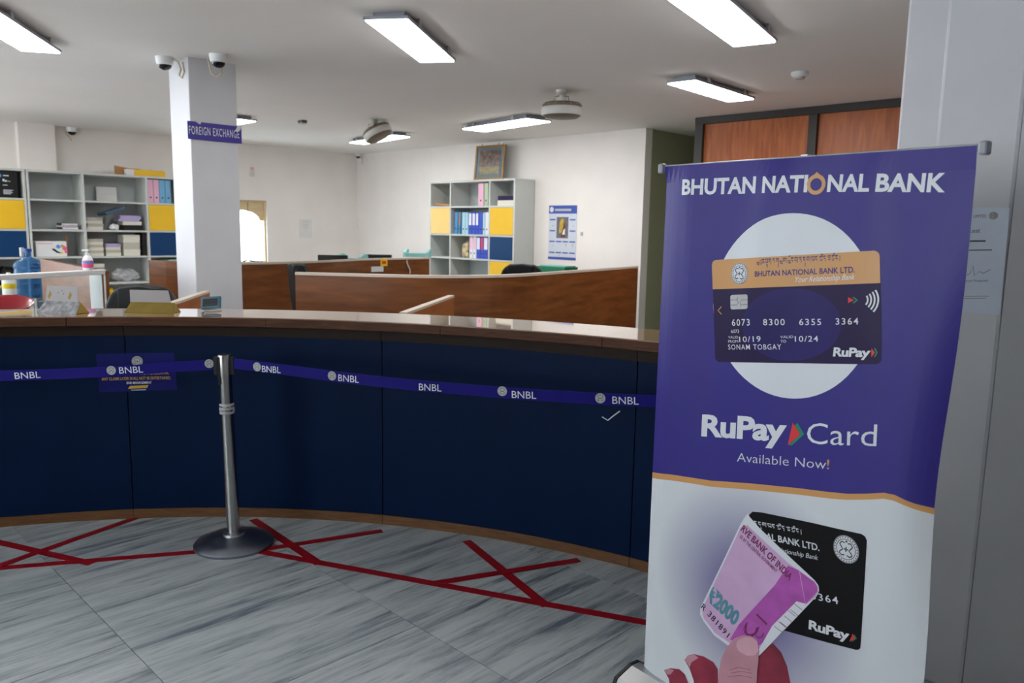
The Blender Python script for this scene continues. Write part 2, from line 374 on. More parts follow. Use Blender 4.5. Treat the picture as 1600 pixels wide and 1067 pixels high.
# window with trefoil arch
WN = emp('window_1', 'beige window with a trefoil arch, daylight behind', None, W(-.2, (wy0+wy1)/2, wz0), ROTL, kind='structure')
hw = (wy1-wy0)/2; hh = wz1-wz0
fr = MB()
fr.box(-hw, -hw+.03, -.06, .06, 0, hh).box(hw-.03, hw, -.06, .06, 0, hh).box(-hw, hw, -.06, .06, hh-.03, hh).box(-hw, hw, -.06, .06, 0, .03)
fr.o('window_frame', m_beige, WN, bev=.004)
ar = [(-hw+.03, hh-.03), (-hw+.03, hh-.32)]
for k in range(9): a = math.pi-math.pi*.5*k/8; ar.append((-.17-.0+(.32)*math.cos(a)*.98, hh-.32+.16*math.sin(a)))
for k in range(13): a = math.pi-math.pi*k/12; ar.append((.17*math.cos(a), hh-.20+.13*math.sin(a)))
for k in range(9): a = math.pi*.5-math.pi*.5*k/8; ar.append((.17+.32*math.cos(a)*.98, hh-.32+.16*math.sin(a)))
ar += [(hw-.03, hh-.32), (hw-.03, hh-.03)]
MB().prism(ar, -.03, .0, lambda a, b, h: (a, h, b)).o('arch_board', m_beige, WN)
for k in range(4): bx(-.32+.2*k, -.312+.2*k, -.034, -.03, hh-.2, hh-.03).o('board_joint', m_skirt, WN)
bx(-hw+.03, hw-.03, .02, .024, .03, hh-.03).o('pane', m_glass, WN)
g = emp('window_5', 'added unseen office window beyond the bookcase', None, W(-.2, -9.25, .9), ROTL, kind='structure')  # opening and frame added out of view to daylight the back office
bx(-1.95, 1.95, -.05, .05, 0, .05).o('frame_rail', m_alu, g); bx(-1.95, 1.95, -.05, .05, 1.55, 1.6).o('frame_rail', m_alu, g)
for xx in (-1.95, -.675, .625, 1.9): bx(xx, xx+.05, -.05, .05, .05, 1.55).o('frame_stile', m_alu, g)
# wood-panelled upper wall on the right
PW = emp('wall_panelled', 'dark framed wall of reddish wood panels', None, W(6.98, -.36, 0), ROT, kind='structure')
for x0, x1 in ((0, .10), (1.29, 1.38), (2.6, 2.7), (3.9, 4.0), (5.2, 5.3), (6.5, 6.6), (7.9, 8.0)): bx(x0, x1, -.03, .09, 0, ZC-.07).o('post', m_dkframe, PW, bev=.004)
bx(0, 8.6, -.035, .095, ZC-.075, ZC).o('top_rail', m_dkframe, PW, bev=.004); bx(0, 8.6, -.03, .09, 1.98, 2.05).o('mid_rail', m_dkframe, PW, bev=.004)
for i in range(7):
    x0 = [.10, 1.38, 2.7, 4.0, 5.3, 6.6, 8.0][i]; x1 = [1.29, 2.6, 3.9, 5.2, 6.5, 7.9, 8.6][i]
    bx(x0, x1, .01, .05, 2.05, ZC-.075).o('panel', m_redwood, PW); bx(x0, x1, .01, .05, 0, 1.98).o('panel', m_redwood, PW)
# corridor between the white wall and the panelled wall
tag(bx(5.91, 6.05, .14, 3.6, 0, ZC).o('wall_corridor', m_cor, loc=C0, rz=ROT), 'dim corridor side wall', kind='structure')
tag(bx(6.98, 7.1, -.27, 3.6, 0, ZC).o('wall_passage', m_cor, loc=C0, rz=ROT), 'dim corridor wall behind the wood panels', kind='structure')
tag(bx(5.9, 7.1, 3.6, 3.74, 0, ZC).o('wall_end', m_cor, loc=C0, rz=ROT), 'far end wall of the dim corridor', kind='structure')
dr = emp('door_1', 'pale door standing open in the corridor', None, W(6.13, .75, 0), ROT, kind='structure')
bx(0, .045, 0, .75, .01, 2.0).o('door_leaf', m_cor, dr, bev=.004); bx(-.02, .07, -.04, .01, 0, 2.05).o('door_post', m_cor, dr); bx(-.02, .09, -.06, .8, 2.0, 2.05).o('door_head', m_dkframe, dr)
bx(.045, .075, .06, .09, .98, 1.02).o('door_knob', m_alu, dr, bev=.01)
# walls behind the camera; tall windows let the day in from the street side
mb = MB(); A0 = -11.8
win = [(.6, 2.6), (6.1, 7.3), (8.6, 10.4)]; x = -.3  # out of view; last window set opposite the banner to brighten it
for a, b in win: mb.box(x, a, A0-.2, A0, 0, ZC).box(a, b, A0-.2, A0, 0, .9).box(a, b, A0-.2, A0, 2.5, ZC); x = b
mb.box(x, 16, A0-.2, A0, 0, ZC)
tag(mb.o('wall_front', m_wall, loc=C0, rz=ROT), 'white street wall with windows', kind='structure')
for i, (a, b) in enumerate(win):
    g = emp('window_%d' % (i+2), 'unseen street window in an aluminium frame', None, W((a+b)/2, A0-.1, .9), ROT, kind='structure'); h = (b-a)/2
    bx(-h, h, -.05, .05, 0, .05).o('frame_rail', m_alu, g); bx(-h, h, -.05, .05, 1.55, 1.6).o('frame_rail', m_alu, g)
    for xx in (-h, -.025, h-.05): bx(xx, xx+.05, -.05, .05, .05, 1.55).o('frame_stile', m_alu, g)
tag(bx(15.6, 15.8, A0-.2, .2, 0, ZC).o('wall_right', m_wall, loc=C0, rz=ROT), 'white wall behind the lobby', kind='structure')
tag(bx(7.1, 15.8, -.22, -.1, 0, ZC).o('wall_rear', m_wall, loc=C0, rz=ROT), 'white wall behind the wood panels', kind='structure')
# pillars
PC = Vector((-2.5, 6.203, 0))
PIL = tag(bx(-.36, 0, 0, .385, 0, ZC).o('pillar', m_pil, loc=PC, rz=ROT, bev=.006), 'square white pillar rising behind the counter', kind='structure')
E3 = Vector((1.56, 2.5, 0))
tag(bx(-.243, 0, 0, .5, 0, ZC).o('pillar', m_pil, loc=E3, rz=ROT, bev=.012), 'white pillar with a paper notice behind the banner', kind='structure')
tag(bx(0, 1.7, 0, .2, 0, ZC).o('wall_side', m_pil, loc=E3+Vector((.001, -.001, 0)), rz=math.radians(-28)), 'white wall running on beside the notice pillar', kind='structure')
E1 = Vector((1.66, 3.52, 0))
tag(bx(0, .644, 0, .7, 0, ZC).o('pillar', m_pil, loc=E1, rz=ROT, bev=.012), 'broad white pillar beside the wood panelled wall', kind='structure')

# ================================================================ CEILING LIGHTS
LG = 'flat ceiling light panels'
def light(mid, ang, ln, wd, label):
    t = emp('ceiling_light', label, 'light', (mid[0], mid[1], ZC-.06), ang, LG)
    h = MB(); h.box(-ln/2, ln/2, -wd/2, wd/2, .008, .026); h.box(-ln/2+.06, ln/2-.06, -wd/2+.04, wd/2-.04, .026, .06)
    h.o('housing', m_lgrey, t, bev=.002)
    bx(-ln/2+.012, ln/2-.012, -wd/2+.012, wd/2-.012, 0, .009).o('diffuser', m_diff, t)
    for sx in (-.3, .3):
        for sy in (-1, 1): bx(sx*ln-.02, sx*ln+.02, sy*wd/2-.006, sy*wd/2+.006, .02, .06).o('clip', m_alu, t)
def seg_light(a, b, wd, label, ln=None, from_b=False):
    a = Vector(a); b = Vector(b); dv = (b-a); L = ln or dv.length; dv.normalize()
    mid = b-dv*L/2 if from_b else (a+b)/2
    light(mid, math.atan2(dv.y, dv.x), L, wd, label)
seg_light((-.772, 4.80), (-.581, 5.955), .275, 'light panel on the ceiling between the pillar cameras and the two fans')
seg_light((.94, 4.31), (1.512, 5.24), .285, 'light panel on the ceiling just before the smoke detector', 1.2, True)
seg_light((1.316, 6.553), (2.04, 7.39), .27, 'light panel on the ceiling between drum fan and wood panelled wall')
seg_light((-.52, 9.95), (.255, 8.94), .36, 'light panel on the ceiling above the framed picture')
seg_light((-2.31, 11.75), (-1.51, 10.71), .27, 'light panel on the ceiling behind the tilted fan')
seg_light((-3.17, 4.84), (-3.413, 5.867), .27, 'light panel on the ceiling in front of the long bookcase', 1.18, True)
p6 = onz(384, 187, 2.75); seg_light(p6-WX*1.2, p6, .28, 'light panel on the ceiling half hidden behind the pillar')

for k, (a, b) in enumerate(((1.2, -6.6), (3.4, -7.6), (.9, -9.2))):  # extra panels out of view, added to brighten the back office
    q = W(a, b); seg_light(q-WX*.6, q+WX*.6, .28, ('unseen light panel added over the desk with the water jug', 'unseen light panel added over the glazed screen', 'unseen light panel added by the unseen office window')[k])
# ================================================================ COUNTER
CX, CY, RP = -1.37, .36, 3.675
JO = [162, 141.2, 120.3, 99.6, 78.9, 58.2, 46.5]
CT = emp('service_counter', 'long curved bank counter with navy panels and wooden top', 'counter', (CX+RP*math.cos(math.radians(90)), CY+RP, 0), 0)
MB().arc(CX, CY, RP+.02, RP+.05, 162, 46.5, .02, 1.04, 80).o('carcass', m_black, CT, world=True)
MB().arc(CX, CY, RP+.28, RP+.30, 162, 46.5, 0, 1.03, 80).o('back_board', m_fascia, CT, world=True)
for a, b in zip(JO[:-1], JO[1:]):
    g = .045
    MB().arc(CX, CY, RP, RP+.02, a-g, b+g, .05, .975).o('front_panel', m_navy, CT, world=True)
    MB().arc(CX, CY, RP-.012, RP+.02, a-g*.6, b+g*.6, .975, 1.036).o('fascia_board', m_fascia, CT, world=True)
    MB().arc(CX, CY, RP-.006, RP+.02, a-.02, b+.02, 0, .05).o('skirting_board', m_skirt, CT, world=True)
JT = [162, 146, 129, 103.4, 88, 73.5, 60.4, 46.5]
for a, b in zip(JT[:-1], JT[1:]):
    MB().arc(CX, CY, RP-.085, RP-.06, a-.008, b+.008, 1.034, 1.078).o('edge_board', m_edge, CT, world=True, bev=.003)
    MB().arc(CX, CY, RP-.06, RP+.33, a-.006, b+.006, 1.036, 1.08).o('top_board', m_top, CT, world=True)
def divider(a, b, label):
    a = Vector(a); b = Vector(b); dv = b-a; L = dv.length; t = emp('desk_divider', label, 'partition', (a.x, a.y, 0), math.atan2(dv.y, dv.x), 'teller desk dividers')
    bx(0, L, -.02, .02, 0, 1.065).o('panel', m_part2, t); bx(0, L, -.022, .022, 1.065, 1.08).o('cap', m_capw, t)
divider((-.61, 4.36, 0), (-.436, 5.56, 0), 'low wooden divider behind counter in front of the curved partition')
divider((-2.0, 4.42, 0), (-2.165, 5.55, 0), 'low wooden divider behind counter beside the teal display')

# ---------------------------------------------------------------- sticker on the counter front
def cyl_inv(r):
    def f(x, y):
        d = ray(x, y); ox, oy = -CX, -CY
        A = d.x**2+d.y**2; B = 2*(ox*d.x+oy*d.y); Cc = ox*ox+oy*oy-r*r; t = (-B+math.sqrt(B*B-4*A*Cc))/(2*A)
        p = EYEV+d*t; return (-math.atan2(p.y-CY, p.x-CX)*r, p.z)
    return f
RS = RP-.003
def cyl_pos(s, t, off):
    a = -s/RS; r = RS-off; return Vector((CX+r*math.cos(a), CY+r*math.sin(a), t))
cs = Surf(cyl_inv(RS), cyl_pos); cs.ds = .03
pc0 = onz(214, 615, .75)
ST = emp('counter_sticker', 'blue notice stuck on the counter front behind the belt', 'notice', cyl_pos(cs.inv(214, 610)[0], .77, 0), 0)
sh = poly(cs, [(150, 553), (272, 551), (277, 609), (155, 613)], 0, m_stickb, 'sheet', ST)
ep = cs.inv(214.5, 564.5); emblem(cs, ep[0], ep[1], .028, .0006, ST)
ptext(cs, 'BEFORE LEAVING THE COUNTER.', (190, 586.5), (264, 584.5), (190, 582), .0006, m_gtext, ST, bold=.01)
ptext(cs, 'ANY CLAIMS LATER SHALL NOT BE ENTERTAINED.', (159, 594.5), (267, 592.5), (159, 590), .0006, m_gtext, ST, bold=.01)
ptext(cs, 'BNB MANAGEMENT', (198, 600), (237, 599.2), (198, 596.5), .0006, m_pw, ST, bold=.015)
poly(cs, [(203, 603), (232, 601.5), (230, 606), (200, 607.5)], .0006, m_gtext, 'gold_tag', ST)
poly(cs, [(205, 609), (228, 608.4), (228, 609.3), (205, 609.9)], .0006, m_pw, 'small_print', ST)
# a scratch in the panel lamination
put(cs, *stroke2([cs.inv(*p) for p in ((941, 651), (950, 656.5), (958, 650), (969, 642))], .005), .0025, m_pw, 'scratch_mark', CT)

# ================================================================ STANCHION AND BELTS
SB = Vector((-1.34, 3.666, 0))
SN = emp('stanchion', 'steel queue post with black belt head in front of counter', 'queue post', SB, 0)
LEAN = Matrix.Rotation(math.radians(-1.2), 4, 'Y')
MB().lathe([(.186, 0), (.188, .012), (.180, .022), (.12, .038), (.05, .052), (.036, .056)], 48).o('base', m_steelb, SN, smooth=True)
MB().lathe([(.052, .05), (.05, .062), (.034, .068)], 32, M_=LEAN).o('collar', m_alu, SN, smooth=True)
MB().lathe([(.0305, .05), (.0305, .935)], 32, M_=LEAN).o('pole', m_steel, SN, smooth=True)
hd = MB().lathe([(.033, .835), (.033, .93), (.031, .938), (.0, .939)], 32, M_=LEAN).o('head', m_steel, SN, smooth=True)
for a in (184, 4, 94):
    Mx = LEAN @ Matrix.Rotation(math.radians(a), 4, 'Z'); q = MB().box(.028, .047, -.016, .016, .845, .928, M_=Mx); q.o('belt_slot', m_black, hd, bev=.003)
MB().box(.030, .037, -.009, .009, .80, .932, M_=LEAN @ Matrix.Rotation(math.radians(238), 4, 'Z')).o('head_strap', m_black, hd, bev=.003)
tp = MB()
for z, r in ((.655, .0325), (.675, .0335), (.693, .0325)): tp.lathe([(r, z), (r+.002, z+.004), (r+.001, z+.010), (r-.002, z+.012)], 24, M_=LEAN, cap=False)
tp.tube([LEAN @ Vector((.034*math.cos(a), .034*math.sin(a), .66+.035*abs(math.sin(a*1.5)))) for a in [k*.35-2.5 for k in range(9)]], .0025, 6)
tp.o('clear_tape_wrap', m_bag, SN, smooth=True)
def belt(label, p0, p1, zs, marks):
    p0 = Vector(p0); p1 = Vector(p1); dv = (p1-p0); dv.z = 0; L = dv.length; u = dv.normalized(); n = Vector((-u.y, u.x, 0))
    if n.y > 0: n = -n
    def inv(x, y):
        r = ray(x, y); t = (p0-EYEV).dot(n)/r.dot(n); p = EYEV+r*t; return ((p-p0).dot(u), p.z)
    kn = sorted(inv(*q) for q in zs)
    def zc(s):
        if s <= kn[0][0]: return kn[0][1]
        for a, b in zip(kn[:-1], kn[1:]):
            if s <= b[0]: return a[1]+(b[1]-a[1])*(s-a[0])/(b[0]-a[0])
        a, b = kn[-2:]; return b[1]+(b[1]-a[1])/(b[0]-a[0])*(s-b[0])
    sf = Surf(inv, lambda s, t, off: p0+u*s+n*off+Vector((0, 0, t-p0.z)))
    B = emp('barrier_belt', label, 'barrier belt', (p0.x, p0.y, p0.z), 0, 'printed queue belts')
    N = 48; mb = MB(); hb = .0245; sgn = 1
    rows = [L*i/N for i in range(N+1)]
    for s in rows:
        z = zc(s)
        for dz, dn in ((-hb, 0), (-hb, .0016), (hb, .0016), (hb, 0)): mb.v.append(tuple(p0+u*s+n*dn+Vector((0, 0, z+dz-p0.z))))
    for i in range(N):
        for k in range(4): mb.f.append((i*4+k, i*4+(k+1) % 4, i*4+4+(k+1) % 4, i*4+4+k))
    mb.f += [(0, 3, 2, 1), tuple(N*4+k for k in range(4))]
    w_ = mb.o('webbing', m_belt, B, world=True)
    for kind, a in marks:
        if kind == 'e':
            q = inv(*a); emblem(sf, q[0], q[1], .0215, .0022, w_, 20, lean=True)
        else:
            vs, fs = text_geo('BNBL', .0); put(sf, fit(vs, inv(*a[0]), inv(*a[1]), .030), fs, .0024, m_pw, 'lettering', w_, cut=False)
belt('blue lettered belt running from the post past the notice', Vector((-3.0, 3.55, .885)), SB+Vector((-.072, -.005, .885)), [(372, 566), (330, 570), (270, 573), (200, 579), (100, 584), (0, 587)],
     [('e', (327, 568)), ('t', ((187, 583.5), (224, 581.8))), ('e', (174, 578.5)), ('t', ((24, 592), (64, 590)))])
belt('blue lettered belt running from the post toward the banner', SB+Vector((.031, -.012, .885)), Vector((.80, 3.02, .885)), [(372, 568.5), (440, 577), (519, 587.5), (600, 597), (672, 604), (820, 616), (938, 623), (1025, 627)],
     [('e', (402, 573)), ('t', ((410, 581), (439, 583))), ('e', (519, 587)), ('t', ((529, 595), (561, 598))), ('t', ((655, 609.5), (690, 611.5))), ('e', (785, 611)), ('t', ((800, 621.5), (838, 623))), ('e', (938, 622)), ('t', ((957, 630.5), (998, 632)))])
# far post of the right belt, hidden behind the banner
S2 = copy_tree(SN); S2.location = (.872, 2.99, 0); S2['label'] = 'steel queue post hidden behind the banner'

# ================================================================ RED FLOOR TAPE
def tape(a, b, label, wd=.046, z=.0):
    a = Vector((a[0], a[1], 0)); b = Vector((b[0], b[1], 0)); dv = b-a; L = dv.length
    t = bx(0, L, -wd/2, wd/2, .0002+z, .0008+z).o('floor_tape', m_red, loc=(a.x, a.y, 0), rz=math.atan2(dv.y, dv.x))
    tag(t, label, 'floor tape', 'red floor tape strips')
tape((-3.1, 3.13), (-1.40, 3.588), 'long red tape line leading up to the post base')
tape((-1.24, 3.60), (.93, 2.83), 'long red tape line from the post base to the banner', z=.0001)
tape((-3.0, 3.84), (-1.90, 3.41), 'red tape crossing the tape that ends below the notice', z=.0008)
tape((-2.42, 3.14), (-1.965, 4.0), 'red tape strip whose end meets the counter below the notice', z=.0016)
tape((-1.355, 3.99), (-.87, 3.45), 'short red tape strip starting at counter skirting beside the post', z=.0024)
tape((-1.22, 3.585), (-.65, 3.868), 'red tape strip fanning from the post base toward the counter', z=.0016)
tape((-.21, 3.757), (.165, 3.08), 'red tape strip forming the cross nearest the banner, steep arm', z=.0016)
tape((-.335, 3.268), (.338, 3.55), 'red tape strip forming the cross nearest the banner, shallow arm', z=.0024)

# ================================================================ ROLL-UP BANNER
BL = Vector((.462, 2.491, 0)); bu = Vector((.552, -.72, 0)).normalized(); bn = Vector((bu.y, -bu.x, 0))
if bn.y > 0: bn = -bn
BW, BZ0, BZ1 = .906, .085, 1.752
def b_inv(x, y):
    r = ray(x, y); t = (BL-EYEV).dot(bn)/r.dot(bn); p = EYEV+r*t; return ((p-BL).dot(bu), p.z)
def fold(s, z):
    k = max(0, (z-.75)); g = lambda c, w_: math.exp(-((s-c)/w_)**2)
    d = .0055*k*(g(.10+.06*(1.75-z), .045)+.8*g(.40-.16*(1.75-z), .05)-.7*g(.52+.02*(1.75-z), .06)+.75*g(.665+.05*(1.75-z), .048)-.7*g(.74, .05))
    d += .003*math.sin(s*9+z*2.2)+.0015*math.sin(s*23-z*1.3)*(.4+.6*k)
    d += -.03*max(0, (s-.80)/.106)**2*math.exp(-((z-1.0)/.5)**2)-.012*max(0, (.07-s)/.07)**2
    return d
def b_pos(s, t, off):
    sh = -.028*math.exp(-((t-.95)/.33)**2)*max(0, s/BW)**5
    return BL+bu*(s+sh)+bn*(fold(s, t)*math.sin(max(0, min(1, (BZ1-t)/.06))*math.pi/2)+off)+Vector((0, 0, t))
bs = Surf(b_inv, b_pos)
BN = emp('roll_up_banner', 'purple and white roll-up bank card banner on aluminium base', 'banner', BL+bu*BW/2, math.atan2(bu.y, bu.x))
gs = sorted(set([0, BW]+[round(.02*k, 4) for k in range(1, 46)])); gt = sorted(set([BZ0, BZ1]+[round(.05*k, 4) for k in range(2, 36)]))
gt = [t for t in gt if BZ0 <= t <= BZ1]
mb = MB()
for t in gt:
    for s in gs: mb.v.append(tuple(b_pos(s, t, 0)))
n_ = len(gs)
for j in range(len(gt)-1):
    for i in range(n_-1): mb.f.append((j*n_+i, j*n_+i+1, (j+1)*n_+i+1, (j+1)*n_+i))
SHT = mb.o('sheet', m_vinylw, BN, world=True, smooth=False, label='printed vinyl sheet')
for p in SHT.data.polygons: p.use_smooth = True
# base cassette, rear pole, top bar
Mb = WM[BN.name]
cas = [(-.10, .0), (.07, .0), (.075, .012), (.055, .06), (.02, .085), (-.02, .085), (-.085, .06), (-.105, .012)]
MB().prism(cas, -BW/2-.03, BW/2+.03, lambda a, b, h: (h, a, b)).o('cassette', m_alu, BN, bev=.003)
for sx in (-1, 1): MB().prism([(a*1.03, b*1.02) for a, b in cas], sx*(BW/2+.03), sx*(BW/2+.042), lambda a, b, h: (h, a, b)).o('end_cap', m_black, BN)
bx(-.01, .01, .045, .065, .06, BZ1+.01).o('support_pole', m_alu, BN)
bx(-BW/2-.012, BW/2+.012, .003, .018, BZ1-.014, BZ1+.003).o('top_bar', m_alu, BN, bev=.003)
for sx in (-1, 1): bx(sx*(BW/2+.013)-.010, sx*(BW/2+.013)+.010, -.006, .02, BZ1-.022, BZ1+.008).o('bar_end', m_lgrey, BN, bev=.005)
L1, L2, L3, L4, L5 = .0006, .0011, .0016, .0021, .0026
# purple field, orange wave
wave_t = [(1019, 739), (1050, 741), (1080, 746), (1110, 751), (1180, 756), (1250, 763), (1300, 769), (1330, 772), (1360, 772.5), (1390, 772), (1408, 776), (1425, 785), (1440, 792), (1462, 801)]
wave_b = [(1019, 748), (1050, 750), (1080, 755), (1110, 760.5), (1180, 766), (1250, 773), (1300, 779), (1330, 781.5), (1360, 782), (1390, 781.5), (1406, 785), (1423, 793), (1440, 801), (1462, 811)]
wt = [b_inv(*p) for p in wave_t]; wb = [b_inv(*p) for p in wave_b]; wt[0] = (.0005, wt[0][1]); wb[0] = (.0005, wb[0][1]); wt[-1] = (BW-.0005, wt[-1][1]); wb[-1] = (BW-.0005, wb[-1][1])
pf = []; N = len(wt)
for a, b in zip(wt[:-1], wt[1:]): pf.append(([a, b, (b[0], BZ1-.001), (a[0], BZ1-.001)], [(0, 1, 2, 3)]))
put(bs, *join2(pf), L1, m_purple, 'purple_field', SHT)
ow = []
for k in range(N-1): ow.append(([wb[k], wb[k+1], wt[k+1], wt[k]], [(0, 1, 2, 3)]))
put(bs, *join2(ow), L2, m_orange, 'orange_wave', SHT)
# headline
for tx, l, r_, top in (('BHUTAN', (1065.6, 303.7), (1181, 301), (1065.6, 281.5)), ('NATI', (1192.4, 300.7), (1261.4, 299.2), (1192.4, 277)), ('NAL', (1291.7, 298.7), (1359, 298.5), (1291.7, 274)), ('BANK', (1368.6, 298.5), (1475, 299), (1368.6, 272.5))):
    ptext(bs, tx, l, r_, top, L2, m_pw, SHT, bold=.032)
q0 = b_inv(1275, 287.5); put(bs, *disc2(q0[0], q0[1]-.001, .0262, 32, .0160), L2, m_orange, 'headline_ring', SHT)
put(bs, [(q0[0]-.010, q0[1]+.022), (q0[0]+.010, q0[1]+.022), (q0[0], q0[1]+.031)], [(0, 1, 2)], L2, m_orange, 'headline_ring', SHT)
# white circle
ca_, cb_ = b_inv(1105, 480), b_inv(1384, 480); ct_, cbt = b_inv(1243, 333), b_inv(1243, 625)
CR = (ct_[1]-cbt[1])/2; put(bs, *disc2((ca_[0]+cb_[0])/2, (ct_[1]+cbt[1])/2, CR, 72), L2, m_pw, 'white_circle', SHT)
# bank card
def quadmap(tl, tr, br, bl):
    A, B, Cq, D = [b_inv(*p) for p in (tl, tr, br, bl)]
    return lambda u, v: tuple((A[k]*(1-u)+B[k]*u)*v+(D[k]*(1-u)+Cq[k]*u)*(1-v) for k in (0, 1))
def rr(x0, x1, y0, y1, rx, ry, corners=(1, 1, 1, 1), n=6):
    out = []
    for k, (cx, cy, a0) in enumerate(((x1-rx, y1-ry, 0), (x0+rx, y1-ry, 90), (x0+rx, y0+ry, 180), (x1-rx, y0+ry, 270))):
        if corners[k]: out += [(cx+rx*math.cos(math.radians(a0+90*i/n)), cy+ry*math.sin(math.radians(a0+90*i/n))) for i in range(n+1)]
        else: out.append(((x1, y1), (x0, y1), (x0, y0), (x1, y0))[k])
    return out
CQ = quadmap((1112, 406.5), (1375.5, 391), (1380, 569.5), (1117, 565.5))
poly(bs, [CQ(u, v) for u, v in rr(0, 1, 0, 1, .03, .05)], L3, m_cardd, 'bank_card_print', SHT, px=False)
poly(bs, [CQ(u, v) for u, v in rr(0, 1, .715, 1, .03, .05, (1, 1, 0, 0))], L4, m_orange, 'card_band', SHT, px=False)
m_cardblue = M('print_card_blue', (40, 30, 100), .42, spec=.25, var=.25, vscale=5)
poly(bs, [CQ(.5+.3*math.cos(a), .36+.34*math.sin(a)) for a in [2*math.pi*i/28 for i in range(28)]], L4-.0002, m_cardblue, 'card_blue_oval', SHT, px=False)  # bluer oval printed on the card body
er = b_inv(1155.8, 427.5); emblem(bs, er[0], er[1], .0305, L5, SHT, 32, light=m_pw)
pscript(bs, DZ, (1184, 415), (1314, 409), .0165, L5, m_navyp, SHT)
ptext(bs, 'BHUTAN NATIONAL BANK LTD.', (1181.5, 432), (1338, 425.5), (1181.5, 424), L5, m_navyp, SHT, bold=.02)
ptext(bs, 'Your Relationship Bank', (1242, 441), (1337, 436.5), (1242, 433), L5, m_pw, SHT, italic=.35, bold=.004, name='motto_lettering')
CH = quadmap((1141, 461), (1169.5, 459.5), (1169.5, 482.5), (1141.5, 483.5))
poly(bs, [CH(u, v) for u, v in rr(0, 1, 0, 1, .12, .14)], L5, m_chip, 'chip_print', SHT, px=False)
gl = [stroke2([CH(0, .3), CH(.38, .3), CH(.5, .45)], .0014), stroke2([CH(0, .65), CH(.4, .65)], .0014), stroke2([CH(.62, .3), CH(1, .3)], .0014), stroke2([CH(.6, .62), CH(1, .62)], .0014), stroke2([CH(.42, .85), CH(.42, .5), CH(.6, .5), CH(.6, .12)], .0014)]
put(bs, *join2(gl), L5+.0004, m_embd, 'chip_lines', SHT)
def chevron(x0, x1, yt, yb, off):
    ym = (yt+yb)/2; poly(bs, [(x0, yt), (x0+(x1-x0)*.62, ym), (x0, yb)], off, m_pred, 'red_arrow', SHT)
    w_ = (x1-x0)
    vs = [b_inv(*p) for p in ((x0+w_*.42, yt), (x0+w_*.62, yt), (x1, ym), (x0+w_*.62, yb), (x0+w_*.42, yb), (x0+w_*.78, ym))]
    put(bs, vs, [(0, 1, 2, 5), (5, 2, 3, 4)], off, m_pgrn, 'green_arrow', SHT)
chevron(1327.5, 1343.5, 464, 473.5, L5)
ac = b_inv(1344, 468); put(bs, *join2([disc2(ac[0]+.006, ac[1], r, 10, r-.0042, -38, 38) for r in (.020, .0285, .037, .0455)]), L5, m_pw, 'contactless_arcs', SHT)
put(bs, *stroke2([b_inv(*p) for p in ((1127, 479), (1121.5, 485.3), (1127.2, 491))], .0028), L5, m_orange, 'side_arrow', SHT)
for tx, l, r_, top in (('6073', (1144, 508.8), (1173, 508.3), (1144, 499)), ('8300', (1194, 508), (1228, 507.8), (1194, 498.5)), ('6355', (1250, 507.8), (1284.5, 507.8), (1250, 498.3)), ('3364', (1308, 507), (1344.5, 506.5), (1308, 497.3))):
    ptext(bs, tx, l, r_, top, L5, m_pw, SHT, bold=.008, space=1.25)
ptext(bs, '6073', (1142.5, 520.2), (1155.5, 520), (1142.5, 515), L5, m_pw, SHT)
ptext(bs, 'VALID', (1138, 528.8), (1154, 528.6), (1138, 525), L5, m_pw, SHT); ptext(bs, 'FROM', (1138, 535.3), (1154, 535.2), (1138, 531.4), L5, m_pw, SHT)
ptext(bs, '10/19', (1156, 534.3), (1190, 533.5), (1156, 526), L5, m_pw, SHT, bold=.006, space=1.15)
ptext(bs, 'VALID', (1221, 528.3), (1241, 528), (1221, 524.4), L5, m_pw, SHT); ptext(bs, 'TO', (1221.5, 535.2), (1230, 535), (1221.5, 531.2), L5, m_pw, SHT)
ptext(bs, '10/24', (1243.5, 533.7), (1280, 533.5), (1243.5, 525.2), L5, m_pw, SHT, bold=.006, space=1.15)
ptext(bs, 'SONAM TOBGAY', (1138, 546), (1222.5, 545.8), (1138, 538.3), L5, m_pw, SHT, bold=.006, space=1.2)
ptext(bs, 'RuPay', (1304, 556), (1363, 557.5), (1304, 543.2), L5, m_pw, SHT, bold=.036, italic=.16, space=.95)
chevron(1365, 1374.5, 544, 558, L5)
# product name
ptext(bs, 'RuPay', (1095.5, 680), (1229, 689), (1095.5, 649), L2, m_pw, SHT, bold=.036, italic=.16, space=.95)
poly(bs, [(1240, 660), (1251.5, 679), (1232, 695.5)], L3, m_pred, 'red_arrow', SHT)
gv = [b_inv(*p) for p in ((1247, 660.5), (1258, 678.5), (1238, 696), (1233, 695.5), (1251.5, 679), (1243, 665))]; put(bs, gv, [(0, 1, 4, 5), (1, 2, 3, 4)], L2, m_pgrn, 'green_arrow', SHT)
ptext(bs, 'Card', (1262.5, 693), (1376, 698.5), (1262.5, 661), L2, m_pw, SHT, italic=.12, bold=-.004)
ptext(bs, 'Available Now', (1151, 721), (1294, 733), (1151, 707.5), L2, m_pw, SHT, italic=.15, bold=-.01)
ptext(bs, '!', (1295.5, 732.8), (1299.5, 733), (1295.5, 718), L2, m_orange, SHT, italic=.15)
